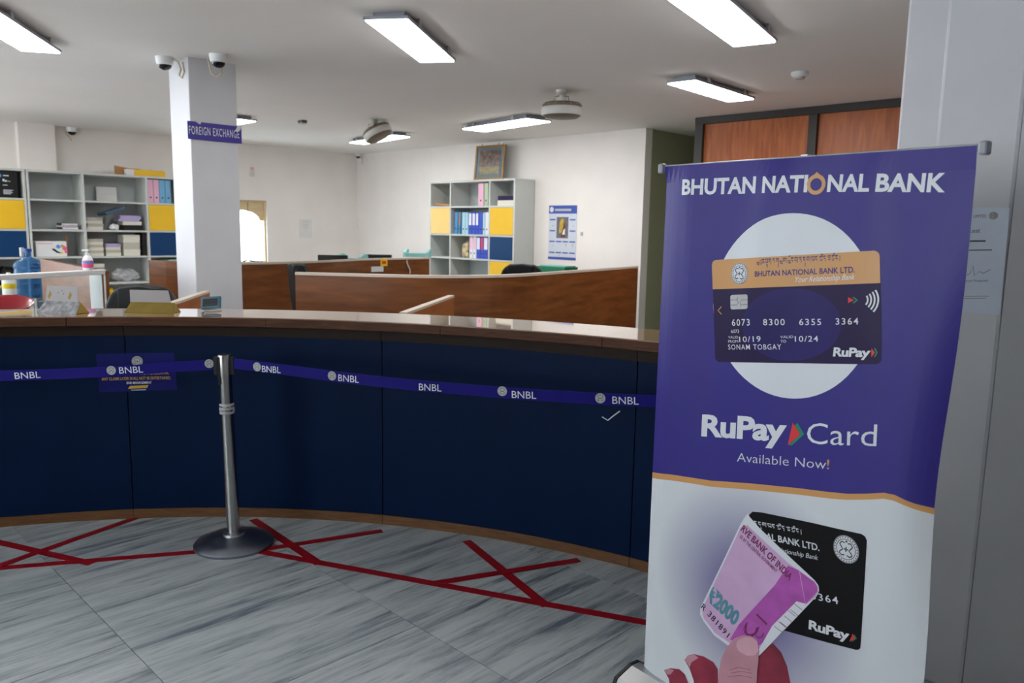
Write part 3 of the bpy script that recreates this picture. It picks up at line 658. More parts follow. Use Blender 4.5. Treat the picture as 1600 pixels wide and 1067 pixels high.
# lower artwork: black card, folded banknote, hand
def shadowmat():
    m = M('print_soft_violet', (212, 217, 222), .42, spec=.3); nt = m.node_tree; p = nt.nodes['Principled BSDF']
    tc = nt.nodes.new('ShaderNodeTexCoord'); mp = nt.nodes.new('ShaderNodeMapping'); mp.vector_type = 'TEXTURE'
    gr = nt.nodes.new('ShaderNodeTexGradient'); gr.gradient_type = 'SPHERICAL'
    cpt = b_pos(*b_inv(1172, 935), 0); mp.inputs['Location'].default_value = cpt; mp.inputs['Scale'].default_value = (.40, .40, .40)
    rp = nt.nodes.new('ShaderNodeValToRGB'); e = rp.color_ramp.elements
    e[0].position = .10; e[0].color = rgb((212, 217, 222)); e[1].position = .75; e[1].color = rgb((112, 103, 152))
    nt.links.new(tc.outputs['Object'], mp.inputs[0]); nt.links.new(mp.outputs[0], gr.inputs[0]); nt.links.new(gr.outputs[0], rp.inputs[0]); nt.links.new(rp.outputs[0], p.inputs['Base Color'])
    return m
lw = []
for a, b in zip(wb[:-1], wb[1:]): lw.append(([(a[0], BZ0+.002), (b[0], BZ0+.002), b, a], [(0, 1, 2, 3)]))
put(bs, *join2(lw), L1, shadowmat(), 'white_field', SHT)
Z7 = lambda x, y: (1060+x/3.719, 780+y/3.719)
def art(pts, off, mat, name): return poly(bs, [Z7(*p) for p in pts], off, mat, name, SHT)
art([(430, 72), (480, 76), (800, 140), (1085, 205), (1107, 220), (1118, 245), (1066, 860), (1058, 872), (1040, 874), (600, 760), (380, 640), (405, 95)], L2, m_ink, 'black_card_print')
pscript(bs, 's.dnul.kn.tod.atin|', Z7(410, 152), Z7(722, 208), .0150, L3, m_pw, SHT)
ptext(bs, 'AL BANK LTD.', Z7(510, 232), Z7(830, 300), Z7(517, 198), L3, m_pw, SHT, bold=.02)
ptext(bs, 'Relationship Bank', Z7(560, 302), Z7(818, 352), Z7(566, 277), L3, m_pw, SHT, italic=.3, name='motto_lettering')
eb = b_inv(*Z7(990, 292)); emblem(bs, eb[0], eb[1], .0365, L3, SHT, 32, light=m_pw)
ptext(bs, '3364', Z7(780, 578), Z7(940, 608), Z7(786, 540), L3, m_pw, SHT, bold=.006, space=1.2)
ptext(bs, 'RuPay', Z7(760, 750), Z7(1000, 818), Z7(772, 704), L3, m_pw, SHT, bold=.036, italic=.16, space=.95)
poly(bs, [Z7(1022, 778), Z7(1036, 805), Z7(1002, 826)], L4, m_pred, 'red_arrow', SHT); poly(bs, [Z7(1030, 782), Z7(1046, 808), Z7(1014, 828), Z7(1024, 806)], L3, m_pgrn, 'green_arrow', SHT)
# hand behind the note
art([(440, 1240), (440, 900), (548, 838), (596, 890), (630, 970), (650, 1067), (680, 1240)], L2+.0002, m_skin2, 'finger_print')
note = [(405, 82), (412, 100), (470, 165), (600, 290), (700, 380), (800, 470), (822, 500), (826, 530), (812, 560), (470, 908), (420, 900), (300, 858), (210, 790), (150, 710), (128, 668), (130, 630), (240, 400), (358, 150), (385, 105)]
art(note, L4, m_pw, 'banknote_border')
art([(362, 165), (400, 150), (520, 262), (640, 370), (700, 410), (798, 478), (816, 505), (818, 535), (806, 556), (455, 880), (300, 835), (215, 775), (150, 690), (140, 640), (250, 400)], L4+.0003, m_pink, 'banknote_field')
art([(640, 385), (700, 410), (798, 478), (816, 505), (818, 535), (806, 556), (770, 590), (470, 850), (300, 815), (350, 730), (430, 640), (560, 500)], L5, m_mag, 'banknote_band')
art([(470, 868), (545, 735), (690, 592), (745, 606), (772, 590), (806, 562), (470, 908)], L5+.0003, m_pw, 'banknote_edge')
put(bs, *join2([stroke2([b_inv(*Z7(x, y)), b_inv(*Z7(x+46, y+36))], .0018) for x, y in ((556, 735), (580, 708), (592, 712), (616, 676), (640, 645), (654, 640), (678, 606))]), L5+.0007, m_dmag, 'bleed_lines', SHT)
put(bs, *stroke2([b_inv(*Z7(*p)) for p in ((708, 406), (720, 480), (745, 612), (824, 530))], .0020), L5+.0005, m_pink, 'corner_line', SHT)
ptext(bs, 'RVE BANK OF INDIA', Z7(362, 178), Z7(650, 472), Z7(382, 150), L5+.0005, m_dmag, SHT, bold=.03)
ptext(bs, 'ED BY THE CENTRAL GOVERNMENT', Z7(356, 222), Z7(570, 428), Z7(366, 208), L5+.0005, m_dmag, SHT, bold=.02)
ptext(bs, '₹2000', Z7(168, 580), Z7(330, 735), Z7(205, 520), L5+.0005, m_bteal, SHT, bold=.05)
ptext(bs, 'R 381891', Z7(134, 628), Z7(285, 805), Z7(152, 606), L5+.0005, m_ink, SHT, bold=.01, space=1.2)
put(bs, *stroke2([b_inv(*Z7(*p)) for p in ((455, 668), (515, 728))], .0065), L5+.0005, m_dmag, 'seal_bar', SHT)
pts = [stroke2([b_inv(*Z7(420+34*math.cos(a)*(1+.3*math.sin(3*a+k)), 745+42*math.sin(a)+6*k)) for a in [i*.5 for i in range(9)]], .003) for k in range(3)]
pts += [stroke2([b_inv(*Z7(470+24*math.cos(a), 775+30*math.sin(a))) for a in [i*.6 for i in range(9)]], .003)]
put(bs, *join2(pts), L5+.0005, m_dmag, 'lion_seal', SHT)
art([(232, 1240), (236, 1020), (250, 935), (282, 860), (325, 808), (372, 790), (420, 793), (455, 815), (468, 860), (466, 940), (458, 1000), (450, 1240)], L5+.0010, m_skin, 'thumb_print')
art([(345, 820), (390, 800), (430, 803), (460, 826), (466, 880), (446, 906), (400, 908), (352, 880), (338, 850)], L5+.0014, m_nail, 'thumb_nail')
put(bs, *join2([stroke2([b_inv(*Z7(*p)) for p in q], .0012) for q in (((300, 990), (350, 975), (420, 990)), ((310, 1008), (370, 998), (430, 1012)), ((290, 1030), (360, 1022), (430, 1036)))]), L5+.0014, m_skin2, 'knuckle_lines', SHT)
art([(40, 930), (60, 905), (95, 898), (150, 912), (205, 945), (230, 985), (236, 1240), (120, 1240), (92, 1050), (70, 985)], L3, m_skin2, 'finger_print')
art([(42, 928), (62, 906), (96, 900), (120, 920), (80, 945), (70, 975)], L4, m_skin, 'finger_nail')
art([(-78, 990), (-40, 978), (10, 985), (42, 1015), (60, 1067), (70, 1240), (-20, 1240), (-50, 1040)], L3, m_skin2, 'finger_print')
art([(-76, 990), (-45, 980), (-20, 990), (-40, 1015), (-60, 1015)], L4, m_skin, 'finger_nail')

# ================================================================ PLANE SURFACES FOR SIGNS
def plane_surf(p0, u, n):
    p0 = Vector(p0); u = Vector(u); n = Vector(n)
    def inv(x, y):
        r = ray(x, y); t = (p0-EYEV).dot(n)/r.dot(n); p = EYEV+r*t; return ((p-p0).dot(u), p.z)
    sf = Surf(inv, lambda s, t, off: Vector((p0.x, p0.y, 0))+u*s+n*off+Vector((0, 0, t))); sf.ds = 5; return sf
# foreign exchange sign on the pillar face (faces WX)
fs_ = plane_surf(PC+WX*.012, DX, WX)
FX = emp('hanging_sign', 'blue FOREIGN EXCHANGE sign taped across the pillar', 'sign', PC+WX*.006+DX*.19+Vector((0, 0, 2.19)), ROTL)
bx(-.215, .220, -.006, .0, 0, .134).o('board', m_signb, FX, bev=.001)
ptext(fs_, 'FOREIGN EXCHANGE', (295.5, 209), (374, 216), (295.5, 196.5), .0012, m_pw, FX, bold=0, space=1.18)
poly(fs_, [(303, 187.5), (308, 185.5), (315, 188.5), (313, 194.5), (309, 192.5)], .002, m_pil, 'tape_patch', FX)
poly(fs_, [(371, 196.5), (377, 199), (375, 204), (370, 206.5), (367.5, 204)], .002, m_pil, 'tape_patch', FX)
# notice on the right pillar (face looks toward -DX)
ns = plane_surf(E3-DX*.002, WX, -DX)
NT = emp('paper_notice', 'printed request notice taped to the pillar behind the banner', 'notice', E3-WX*.11+Vector((0, 0, 1.31))-DX*.002, ROT)
put(ns, [(-.222, 1.312), (-.004, 1.308), (-.008, 1.645), (-.226, 1.650)], [(0, 1, 2, 3)], 0, M('notice_paper', (206, 216, 232), .5), 'sheet', NT)
en = ns.inv(1552, 337); emblem(ns, en[0], en[1], .0125, .0005, NT, 18, lean=True)
ptext(ns, 'BHUTAN NATIONAL BANK LIMITED', (1452, 341), (1541, 340), (1452, 336.5), .0005, m_embd, NT)
ptext(ns, 'Request', (1502, 364), (1531, 363.5), (1502, 357), .0005, m_embd, NT)
bars = [((1480, 377), (1540, 376.5), .005), ((1480, 391.5), (1550, 390.5), .003), ((1470, 463.5), (1545, 462.5), .0014), ((1470, 467), (1540, 466), .0014)]
put(ns, *join2([stroke2([ns.inv(*a), ns.inv(*b)], w_) for a, b, w_ in bars]), .0005, m_embd, 'text_lines', NT)
put(ns, *stroke2([ns.inv(*p) for p in ((1505, 433), (1516, 427), (1520, 415), (1523, 431), (1530, 424), (1536, 427), (1548, 421))], .0016), .0005, m_embd, 'signature', NT)
ptext(ns, 'Branch Management', (1508, 440.5), (1544, 439.8), (1508, 437), .0005, m_embd, NT)

# ================================================================ COUNTER OBJECTS
def holder(pa, pb, h, label, m_face, m_end, m_plate, ph, worn=False):
    a = Vector(pa); b = Vector(pb); dv = b-a; L = dv.length
    t = emp('nameplate_holder', label, 'name plate', (a.x, a.y, 1.0805), math.atan2(dv.y, dv.x), 'desk nameplate holders')
    k = .022
    MB().add([(0, 0, 0), (L, 0, 0), (L-.012, .045, h), (.016, .045, h), (0, .09, 0), (L, .09, 0)], [(0, 1, 2, 3), (3, 2, 5, 4), (0, 4, 5, 1)]).o('prism', m_face, t)
    MB().add([(L+.0005, .001, .001), (L+.0005, .089, .001), (L-.0115, .045, h-.001)], [(0, 1, 2)]).o('end_face', m_end, t)
    MB().add([(0, .001, .001), (0, .089, .001), (.016, .045, h-.001)], [(0, 2, 1)]).o('end_face', m_end, t)
    pl = MB().prism([(.012, h-.006), (L-.03, h-.006), (L-.055, h+ph), (.0, h+ph)], -.0015, .0015, lambda x, z, y: (x, .05+y+(z-h)*.35, z)).o('plate', m_plate, t)
    if worn:
        for xx, zz in ((.022, .02), (.15, .02)): MB().prism([(xx, h+zz), (xx+.012, h+zz-.012), (xx+.02, h+zz+.012), (xx+.006, h+zz+.03)], -.0025, -.0016, lambda x, z, y: (x, .05+y+(z-h)*.35, z)).o('peeled_patch', m_gold, pl)
        for xx, zz in ((.10, .05), (.115, .035), (.08, .04)): MB().prism([(xx, h+zz), (xx+.006, h+zz), (xx+.004, h+zz+.006)], -.0025, -.0016, lambda x, z, y: (x, .05+y+(z-h)*.35, z)).o('rust_spot', m_embd, pl)
    return t
holder(onz(57, 488, 1.08), onz(117, 491.8, 1.08)+Vector((0, .01, 0)), .058, 'worn silver nameplate holder with peeling plate on counter', m_worn, m_gold, m_grey, .075, True)
holder(onz(194, 488.5, 1.08), onz(271, 490, 1.08), .052, 'brass nameplate holder with blank grey plate on counter', m_gold, m_gold, m_grey, .062)
dp = onz(328, 486.5, 1.08)
DS = emp('desk_display', 'small teal desk display beside the pillar on the counter', 'display', (dp.x, dp.y, 1.0805), math.radians(-8))
Mt = Matrix.Translation((0, .01, .012)) @ Matrix.Rotation(math.radians(-18), 4, 'X') @ Matrix.Rotation(math.radians(-6), 4, 'Y')
MB().box(-.055, .055, -.008, .012, 0, .068, M_=Mt).o('case', m_teal, DS, bev=.005)
MB().box(-.042, .042, -.0095, -.008, .014, .055, M_=Mt).o('screen', m_screen, DS)
for z in (.026, .042): MB().box(-.032, .03, -.0102, -.0095, z-.004, z+.004, M_=Mt).o('readout', m_black, DS)
MB().tube([(-.02, -.02, .004), (.03, -.025, .004), (.05, .03, .004), (-.05, .03, .004), (-.03, .0, .014)], .004).o('stand', m_alu, DS)

# ================================================================ PARTITIONS
def partition(name, pts, z, label, mat, cap, th=.045, seams=()):
    pts = [Vector((p.x, p.y, 0)) for p in pts]; t = emp(name, label, 'partition', pts[0], 0)
    def strip(a, b, h0, h1, grow):
        vs = []; fs = []; q = pts[a:b+1]
        for k, p in enumerate(q):
            k2 = k+a; tg = (pts[min(k2+1, len(pts)-1)]-pts[max(k2-1, 0)]).normalized(); n = Vector((-tg.y, tg.x, 0))*(th/2+grow)
            for s, h in ((-1, h0), (1, h0), (1, h1), (-1, h1)): vs.append(p+n*s+Vector((0, 0, h)))
        for k in range(len(q)-1):
            for i in range(4): fs.append((k*4+i, k*4+(i+1) % 4, k*4+4+(i+1) % 4, k*4+4+i))
        fs += [(0, 3, 2, 1), tuple((len(q)-1)*4+i for i in range(4))]
        return MB().add(vs, fs)
    cuts = [0]+list(seams)+[len(pts)-1]
    for a, b in zip(cuts[:-1], cuts[1:]): strip(a, b, 0, z-.02, 0).o('panel', mat, t, world=True)
    strip(0, len(pts)-1, z-.02, z, .004).o('cap', cap, t, world=True)
    return t
def smooth_path(ps, n=6):
    out = []
    for k in range(len(ps)-1):
        p0, p1, p2, p3 = ps[max(k-1, 0)], ps[k], ps[k+1], ps[min(k+2, len(ps)-1)]
        for i in range(n):
            t = i/n; out.append(.5*((2*p1)+(p2-p0)*t+(2*p0-5*p1+4*p2-p3)*t*t+(3*p1-p0-3*p2+p3)*t**3))
    return out+[ps[-1]]
arcp = smooth_path([onz(x, y, 1.2) for x, y in ((463, 425), (540, 427), (620, 429), (700, 430), (800, 428.5), (900, 422), (994, 415.5))])
partition('office_partition', arcp, 1.2, 'long curved brown wooden partition behind the counter', m_part, m_capw, seams=(6, 21))
rear = smooth_path([onz(x, y, 1.2) for x, y in ((372, 410.3), (378, 410), (440, 409), (500, 407), (560, 404.3), (610, 403), (669, 402))])
partition('office_partition', rear, 1.2, 'brown wooden partition between the pillar and the grey shelf', m_part, m_capw, seams=(24,))
lp = [onz(235, 406.3, 1.2), onz(262, 407.6, 1.2), onz(300, 409, 1.2)]
partition('office_partition', lp, 1.2, 'brown wooden partition left of the pillar before the blue doors', m_part, m_part)
# notes and cable on the rear partition
def onseg(x, y, zplane):   # a point on the rear partition surface seen at this pixel
    best = None
    r = ray(x, y)
    for a, b in zip(rear[:-1], rear[1:]):
        u = (b-a); u.z = 0; u.normalize(); n = Vector((u.y, -u.x, 0)); n = -n if n.y > 0 else n
        t = ((a+n*.026)-EYEV).dot(n)/r.dot(n); p = EYEV+r*t; s = (p-a).dot(u)
        if -.02 <= s <= (b-a).length+.02: best = (p, u, n)
    return best
def note(x0, y0, x1, y1, name, label, mat, extra=None):
    p, u, n = onseg((x0+x1)/2, (y0+y1)/2, 0); sc = p.y/F*1.03; ww = (x1-x0)*sc/max(.3, abs(u.x)); hh = (y1-y0)*sc
    t = emp(name, label, 'note', p-Vector((0, 0, hh/2)), math.atan2(u.y, u.x))
    bx(-ww/2, ww/2, -.003, 0, 0, hh).o('sheet', mat, t)
    if extra: bx(-ww*.3, ww*.3, -.004, -.003, hh*.3, hh*.7).o('mark', extra, t)
note(582, 416.5, 597, 424.5, 'paper_note', 'small white note stuck on the rear partition', m_paper)
note(595.5, 404.5, 604, 415.5, 'small_poster', 'tiny yellow poster with red mark on the rear partition', m_yello, m_pred)
p, u, n = onseg(638, 414, 0)
pts = [onseg(x, y, 0) for x, y in ((636, 404.5), (635, 409), (637, 415), (640, 421), (640, 428))]
tag(MB().tube([q[0]+q[2]*.006 for q in pts if q], .007).o('power_cable', m_white), 'white cable hanging down the rear partition', 'cable')

# ================================================================ SHELVES
def bookcase(name, label, loc, rz, cols, zs, dep, doors):
    """cols: list of column widths, zs: shelf heights bottom to top, doors: {(col,row):material}; front looks to local -y"""
    t = emp(name, label, 'bookcase', loc, rz, 'grey office bookcases'); th = .028; x = 0; Wt = sum(cols)
    bx(0, Wt, dep-.012, dep, zs[0], zs[-1]).o('back_board', m_shelfin, t)
    bx(0, Wt, 0, dep-.012, 0, zs[0]).o('plinth', m_shelf, t)
    for k in range(len(cols)+1):
        xx = sum(cols[:k]); a, b = (xx-th/2, xx+th/2) if 0 < k < len(cols) else ((0, th) if k == 0 else (Wt-th, Wt))
        bx(a, b, 0, dep-.012, zs[0], zs[-1]-th).o('side_panel' if k in (0, len(cols)) else 'divider', m_shelf, t, bev=.002)
    bx(0, Wt, -.004, dep, zs[-1]-th, zs[-1]).o('top_board', m_shelf, t, bev=.002)
    for k in range(len(cols)):
        xa = sum(cols[:k])+(th if k == 0 else th/2); xb = sum(cols[:k+1])-(th if k == len(cols)-1 else th/2)
        for j, z in enumerate(zs[:-1]): bx(xa, xb, .005, dep-.012, z, z+.024).o('shelf_board', m_shelf, t)
        for (c, r), mt in doors.items():
            if c == k: bx(xa+.003, xb-.003, .0, .018, zs[r]+.026, zs[r+1]-.004).o('door', mt, t, bev=.002)
    return t
ZS = [.05, .36, .695, 1.058, 1.412, 1.80, 2.19]
DEP = .40
# long bookcase along the left wall: front plane at w = .30
def LS(s, z, back=0): return W(.30-back, s, z)           # s is position along DX
bookcase('bookcase', 'grey bookcase with yellow and blue doors beside the dark boxed poster', LS(-6.95, 0), ROTL, [.5, .68, .5], ZS, DEP, {(2, 4): m_yel, (2, 3): m_blu, (0, 4): m_yel, (0, 3): m_blu})
bookcase('bookcase', 'wide grey bookcase stacked with paper piles and pastel binders', LS(-5.26, 0), ROTL, [.66, .82, .52], ZS, DEP, {(2, 4): m_yel, (2, 3): m_blu})
ZR = [.05, .36, .73, 1.095, 1.44, 1.845, 2.235]
bookcase('bookcase', 'tall grey bookcase with doors against the white wall', W(2.40, -.40, 0), ROT, [.48, .84, .50], ZR, DEP-.005, {(0, 4): m_peach, (2, 4): m_yel, (2, 3): m_blu, (2, 2): m_yel})
# ---- binders
def binder_proto(mat, h=.315, wd=.075, spine=None):
    t = emp('ring_binder', 'binder', 'binder', (0, 0, 0), 0)
    mb = MB().box(0, wd, .006, .28, 0, h); mb.o('cover', mat, t, bev=.004)
    bx(.002, wd-.002, 0, .006, .002, h-.002).o('spine', mat, t, bev=.002)
    if spine: bx(.010, wd-.010, -.0012, 0, h*.42, h*.95).o('spine_label', spine, t)
    Mr = Matrix.Translation((wd/2, -.001, .075)) @ Matrix.Rotation(math.radians(90), 4, 'X')
    MB().lathe([(.012, 0), (.012, .002), (.008, .002), (.008, .0005)], 14, M_=Mr).o('finger_ring', m_black, t)
    return t
def place_binder(mat, pos, rz, label, group, spine=None, wd=.07, tilt=0, h=.315):
    t = binder_proto(mat, h, wd, spine); t.location = Vector(pos)+Vector((0, 0, wd*math.sin(tilt)+(.001 if tilt else 0))); t.rotation_euler = (0, tilt, rz); t['label'] = label; t['group'] = group
    return t
g1 = 'binders on the bookcase by the pillar'; s0 = -3.757
for k, (mt, lb) in enumerate(((m_bpink, 'pink binder against the divider above the yellow door by the pillar'), (m_bpink, 'pink binder touching the sky blue one by the pillar'), (m_bblue, 'sky blue binder touching the pink one by the pillar'), (m_bblue, 'sky blue binder half hidden by the pillar'))):
    place_binder(mt, LS(s0+.082*k, 1.8245, .03), ROTL, lb, g1, wd=.078, h=.325)
# right bookcase binders: local x from its left edge
def RSH(x, z, back=.03): return W(2.40+x, -.40+back, z)
def rrow(z, items, group):
    for x, mt, lb, sp, wd, tl in items: place_binder(mt, RSH(x, z+.0245), ROT, lb, group, sp, wd, tl)
rrow(1.845, [(1.055, m_bpink, 'pink binder standing on top shelf of the wall bookcase', None, .11, 0), (1.18, m_bgreen, 'pale green binder beside the pink one on wall bookcase', None, .08, 0)], 'top shelf binders')
rrow(1.44, [(.535, m_bturq, 'turquoise binder leaning at the left of the binder row', None, .07, .08), (.62, m_bturq, 'turquoise binder with orange sticker in the binder row', m_card, .05, .06), (.71, m_bpale, 'pale blue binder next to the turquoise one with orange sticker', None, .07, 0), (.785, m_bpale, 'pale blue binder next to a royal blue one with white label', None, .06, 0),
     (.855, m_broyal, 'royal blue white-labelled binder touching the pale blue one', m_bwhite, .07, 0), (.93, m_broyal, 'middle one of three royal blue white-labelled binders', m_bwhite, .07, 0), (1.005, m_broyal, 'royal blue white-labelled binder touching the plain royal blue one', m_bwhite, .065, 0), (1.075, m_broyal, 'plain royal blue binder in the middle row', None, .075, 0), (1.155, m_bpale, 'slim pale blue binder beside the plain royal blue one', None, .05, 0), (1.21, m_bwhite, 'white binder at the right end of the middle row', None, .07, 0)], 'middle row binders')
rrow(1.095, [(.88, m_bwhite, 'white binder beside the flowered bag', m_bpink, .07, 0), (.955, m_bwhite, 'white binder with pink spine second from the flowered bag', m_bpink, .07, 0), (1.03, m_broyal, 'blue binder with white label on the lower row', m_bwhite, .08, 0), (1.115, m_broyal, 'blue binder with red label on the lower row', m_pred, .06, 0), (1.18, m_broyal, 'dark blue binder closing the lower row', m_bwhite, .09, 0)], 'lower row binders')
# ---- paper stacks
def slab_thing(name, label, cat, mat, pos, rz, sx, sy, h, group=None, cover=None, tilt=None):
    t = emp(name, label, cat, pos, rz, group)
    if cover:
        bx(.004, sx-.004, .003, sy-.004, .003, h-.003).o('pages', mat, t); mb = MB().box(0, sx, 0, sy, 0, .003).box(0, sx, 0, sy, h-.003, h); mb.o('covers', cover, t)
        bx(0, .004, 0, sy, .003, h-.003).o('spine', cover, t)
    else:
        bx(0, sx, 0, sy, 0, h*.5).o('lower_sheets', mat, t, bev=.002); bx(.004, sx+.003, -.003, sy-.003, h*.5, h).o('upper_sheets', mat, t, bev=.002)
    if tilt: t.rotation_euler = (tilt[0], tilt[1], rz)
    return t
def pile(s, z, n, hs, sx, label, group, name='paper_block', cat='paper stack', mats=(m_cream, m_cream2), cov=None, back=.06, jit=.012):
    zz = z+.0245
    for k in range(n):
        h = hs[k % len(hs)]
        lb = label if isinstance(label, str) else label[k]
        slab_thing(name, lb, cat, mats[k % len(mats)], LS(s+random.uniform(-jit, jit), zz, back+random.uniform(0, .02)), ROTL+random.uniform(-.03, .03), sx, .22, h, group, cov[k % len(cov)] if cov else None)
        zz += h+.0006
    return zz
# column B
pile(-4.86, 1.412, 3, (.03, .022, .03), .20, ['thin book at the bottom of the small pile on the open shelf', 'middle book of the small pile on the open shelf', 'top book of the small pile on the open shelf'], 'small book pile', 'book', 'book', (m_paper, m_lilac, m_cream), (m_embd, m_paper, m_black))
t = emp('printer_carton', 'white carton with bright splash print on the lower shelf', 'carton', LS(-5.19, 1.058+.0245, .05), ROTL-.03)
bx(0, .36, 0, .26, 0, .20).o('box', m_white, t, bev=.003)
for (a, b, cx_, cz_, rr_, mt) in ((0, 0, .26, .13, .026, m_lblue), (0, 0, .31, .135, .022, m_orange), (0, 0, .335, .105, .03, m_pinkl), (0, 0, .30, .05, .016, m_yello), (0, 0, .345, .06, .016, m_pinkl), (0, 0, .24, .06, .013, m_lblue)):
    MB().prism([(cx_+rr_*(1+.3*math.sin(3*k))*math.cos(k*.52), cz_+rr_*(1+.3*math.cos(2*k))*math.sin(k*.52)) for k in range(12)], -.001, 0, lambda a, b, h: (a, h, b)).o('splash_print', mt, t)
MB().prism([(.18, .10), (.21, .105), (.25, .07), (.29, .05), (.28, .04), (.24, .05), (.2, .08)], -.0012, 0, lambda a, b, h: (a, h, b)).o('splash_print', m_black, t)
bx(.02, .2, -.001, 0, .165, .172).o('print_line', m_pinkl, t)
tag(bx(0, .03, 0, .03, 0, .27).o('wooden_stick', m_card, loc=LS(-4.80, 1.058+.0245, .2), rz=ROTL), 'brown stick standing beside the white carton', 'stick')
# column C
t = slab_thing('white_board', 'white panel leaning at the back of the top shelf', 'panel', m_paper, LS(-4.34, 1.8285, .31), ROTL, .27, .012, .2, tilt=(-.15, 0, 0))
pile(-4.42, 1.80, 2, (.008, .008), .22, ['thin booklet lying flat on the top shelf', 'thin booklet on top of another on the top shelf'], 'flat booklets', 'booklet', 'booklet', (m_cream, m_paper))
z1 = pile(-4.555, 1.412, 4, (.042, .042, .040, .040), .205, ['paper block lowest in the stack under the tilted binder', 'second paper block in the stack under the tilted binder', 'third paper block in the stack under the tilted binder', 'topmost paper block directly under the tilted binder'], 'middle shelf paper blocks')
b_ = place_binder(m_slate, LS(-4.56, z1+.06, .26), ROTL, 'dark and blue binder lying tilted on the paper stack', 'loose binders', m_black, .04, 0, .24); b_.rotation_euler = (math.radians(80), math.radians(70), ROTL); b_.location = LS(-4.42, z1+.052, .10)
z2 = pile(-4.10, 1.412, 2, (.07, .05), .25, ['dark folder at the bottom of the lilac topped stack', 'cream paper block under the lilac papers'], 'lilac topped stack', mats=(m_black, m_cream))
pile(-4.14, z2-.0245, 3, (.03, .03, .02), .28, ['lowest lilac paper bundle above the cream block', 'middle lilac paper bundle of three above the cream block', 'topmost lilac paper bundle of the middle shelf stack'], 'lilac bundles', 'paper_bundle', mats=(m_lilac,), jit=.02)
def crumple(name, label, cat, mat, pos, rz, sx, sy, sz, seed, group=None):
    rnd = random.Random(seed); bm = bmesh.new(); bmesh.ops.create_icosphere(bm, subdivisions=3, radius=1)
    for v in bm.verts:
        k = 1+.22*math.sin(v.co.x*7+seed)*math.cos(v.co.y*6)+rnd.uniform(-.10, .10)
        v.co = Vector((v.co.x*k*sx, v.co.y*k*sy, max(-.0, (v.co.z*k*.5+.42))*sz*1.1))
    me = bpy.data.meshes.new(name); bm.to_mesh(me); bm.free(); me.materials.append(mat)
    o = link(bpy.data.objects.new(name, me)); o.location = pos; o.rotation_euler = (0, 0, rz); return tag(o, label, cat, group)
crumple('crumpled_paper', 'grey crumpled paper beside the lilac topped stack', 'paper', m_paper, LS(-4.2, 1.412+.0245, .10), ROTL, .06, .06, .08, 3)
pile(-4.562, 1.058, 6, (.038, .036, .04), .195, ['lowest', 'second', 'third', 'fourth', 'fifth', 'topmost'] and [w_+' paper block in the tall lower shelf stack by the divider' for w_ in ('lowest', 'second', 'third', 'fourth', 'fifth', 'topmost')], 'lower shelf paper blocks', jit=.005)
z3 = pile(-4.335, 1.058, 3, (.042, .04, .04), .19, [w_+' paper block under the lilac sheaf on the lower shelf' for w_ in ('lowest', 'middle', 'upper')], 'lower shelf middle stack', jit=.005)
pile(-4.335, z3-.0245, 2, (.022, .02), .195, ['lower lilac paper sheaf on the lower shelf middle stack', 'upper lilac paper sheaf on the lower shelf middle stack'], 'lilac sheaves', 'paper_bundle', mats=(m_lilac,), jit=.004)
z4 = pile(-4.10, 1.058, 3, (.09, .09, .085), .22, [w_+' thick paper block of the tallest lower shelf stack' for w_ in ('lowest', 'middle', 'upper')], 'tall thick paper stack', jit=.005)
pile(-4.10, z4-.0245, 1, (.022,), .225, 'flat booklet capping the tallest lower shelf stack', 'caps', 'booklet', 'booklet')
place_binder(m_black, LS(-3.856, 1.0825, .03), ROTL, 'black binder squeezed beside the tallest paper stack', 'loose binders', None, .048)
pile(-4.55, .695, 5, (.05, .05, .055), .19, [w_+' paper block of the stack beside the plastic bag' for w_ in ('lowest', 'second', 'third', 'fourth', 'topmost')], 'bottom shelf paper blocks')
crumple('plastic_bag', 'clear crumpled plastic bag on the shelf above the black chair', 'bag', m_bag, LS(-4.06, .695+.0245, .19), ROTL, .18, .11, .17, 11)
crumple('plastic_bag', 'shiny black plastic bag on the shelf below the blue door', 'bag', m_black, LS(-5.52, .695+.0245, .19), ROTL, .14, .10, .23, 5)
crumple('yellow_bag', 'bright yellow wrapped parcel on the shelf under the plastic bag', 'parcel', m_yel, LS(-4.32, .36+.0245, .15), ROTL, .10, .1, .26, 8)
slab_thing('file_box', 'pale green box on the shelf under the blue door by the pillar', 'box', m_mint, LS(-3.5, .695+.0245, .05), ROTL, .12, .24, .30)
# on top of the bookcase
t = emp('cardboard_sheet', 'torn brown cardboard on top of the bookcase', 'cardboard', LS(-4.15, 2.1905, .12), ROTL)
MB().prism([(0, 0), (.55, 0), (.55, .085), (.50, .095), (.40, .088), (.3, .10), (.2, .098), (.12, .11), (0, .125)], 0, .01, lambda a, b, h: (a, h, b)).o('sheet', m_card, t); bx(0, .55, .0, .12, 0, .012).o('flap', m_card, t)
t = emp('yellow_carton', 'long yellow carton with white end on top of the bookcase', 'carton', LS(-4.03, 2.1905, .02), ROTL+.02)
bx(.10, .53, 0, .09, 0, .085).o('sleeve', m_yel, t, bev=.003); bx(0, .105, .002, .088, .002, .083).o('white_end', m_white, t, bev=.003)
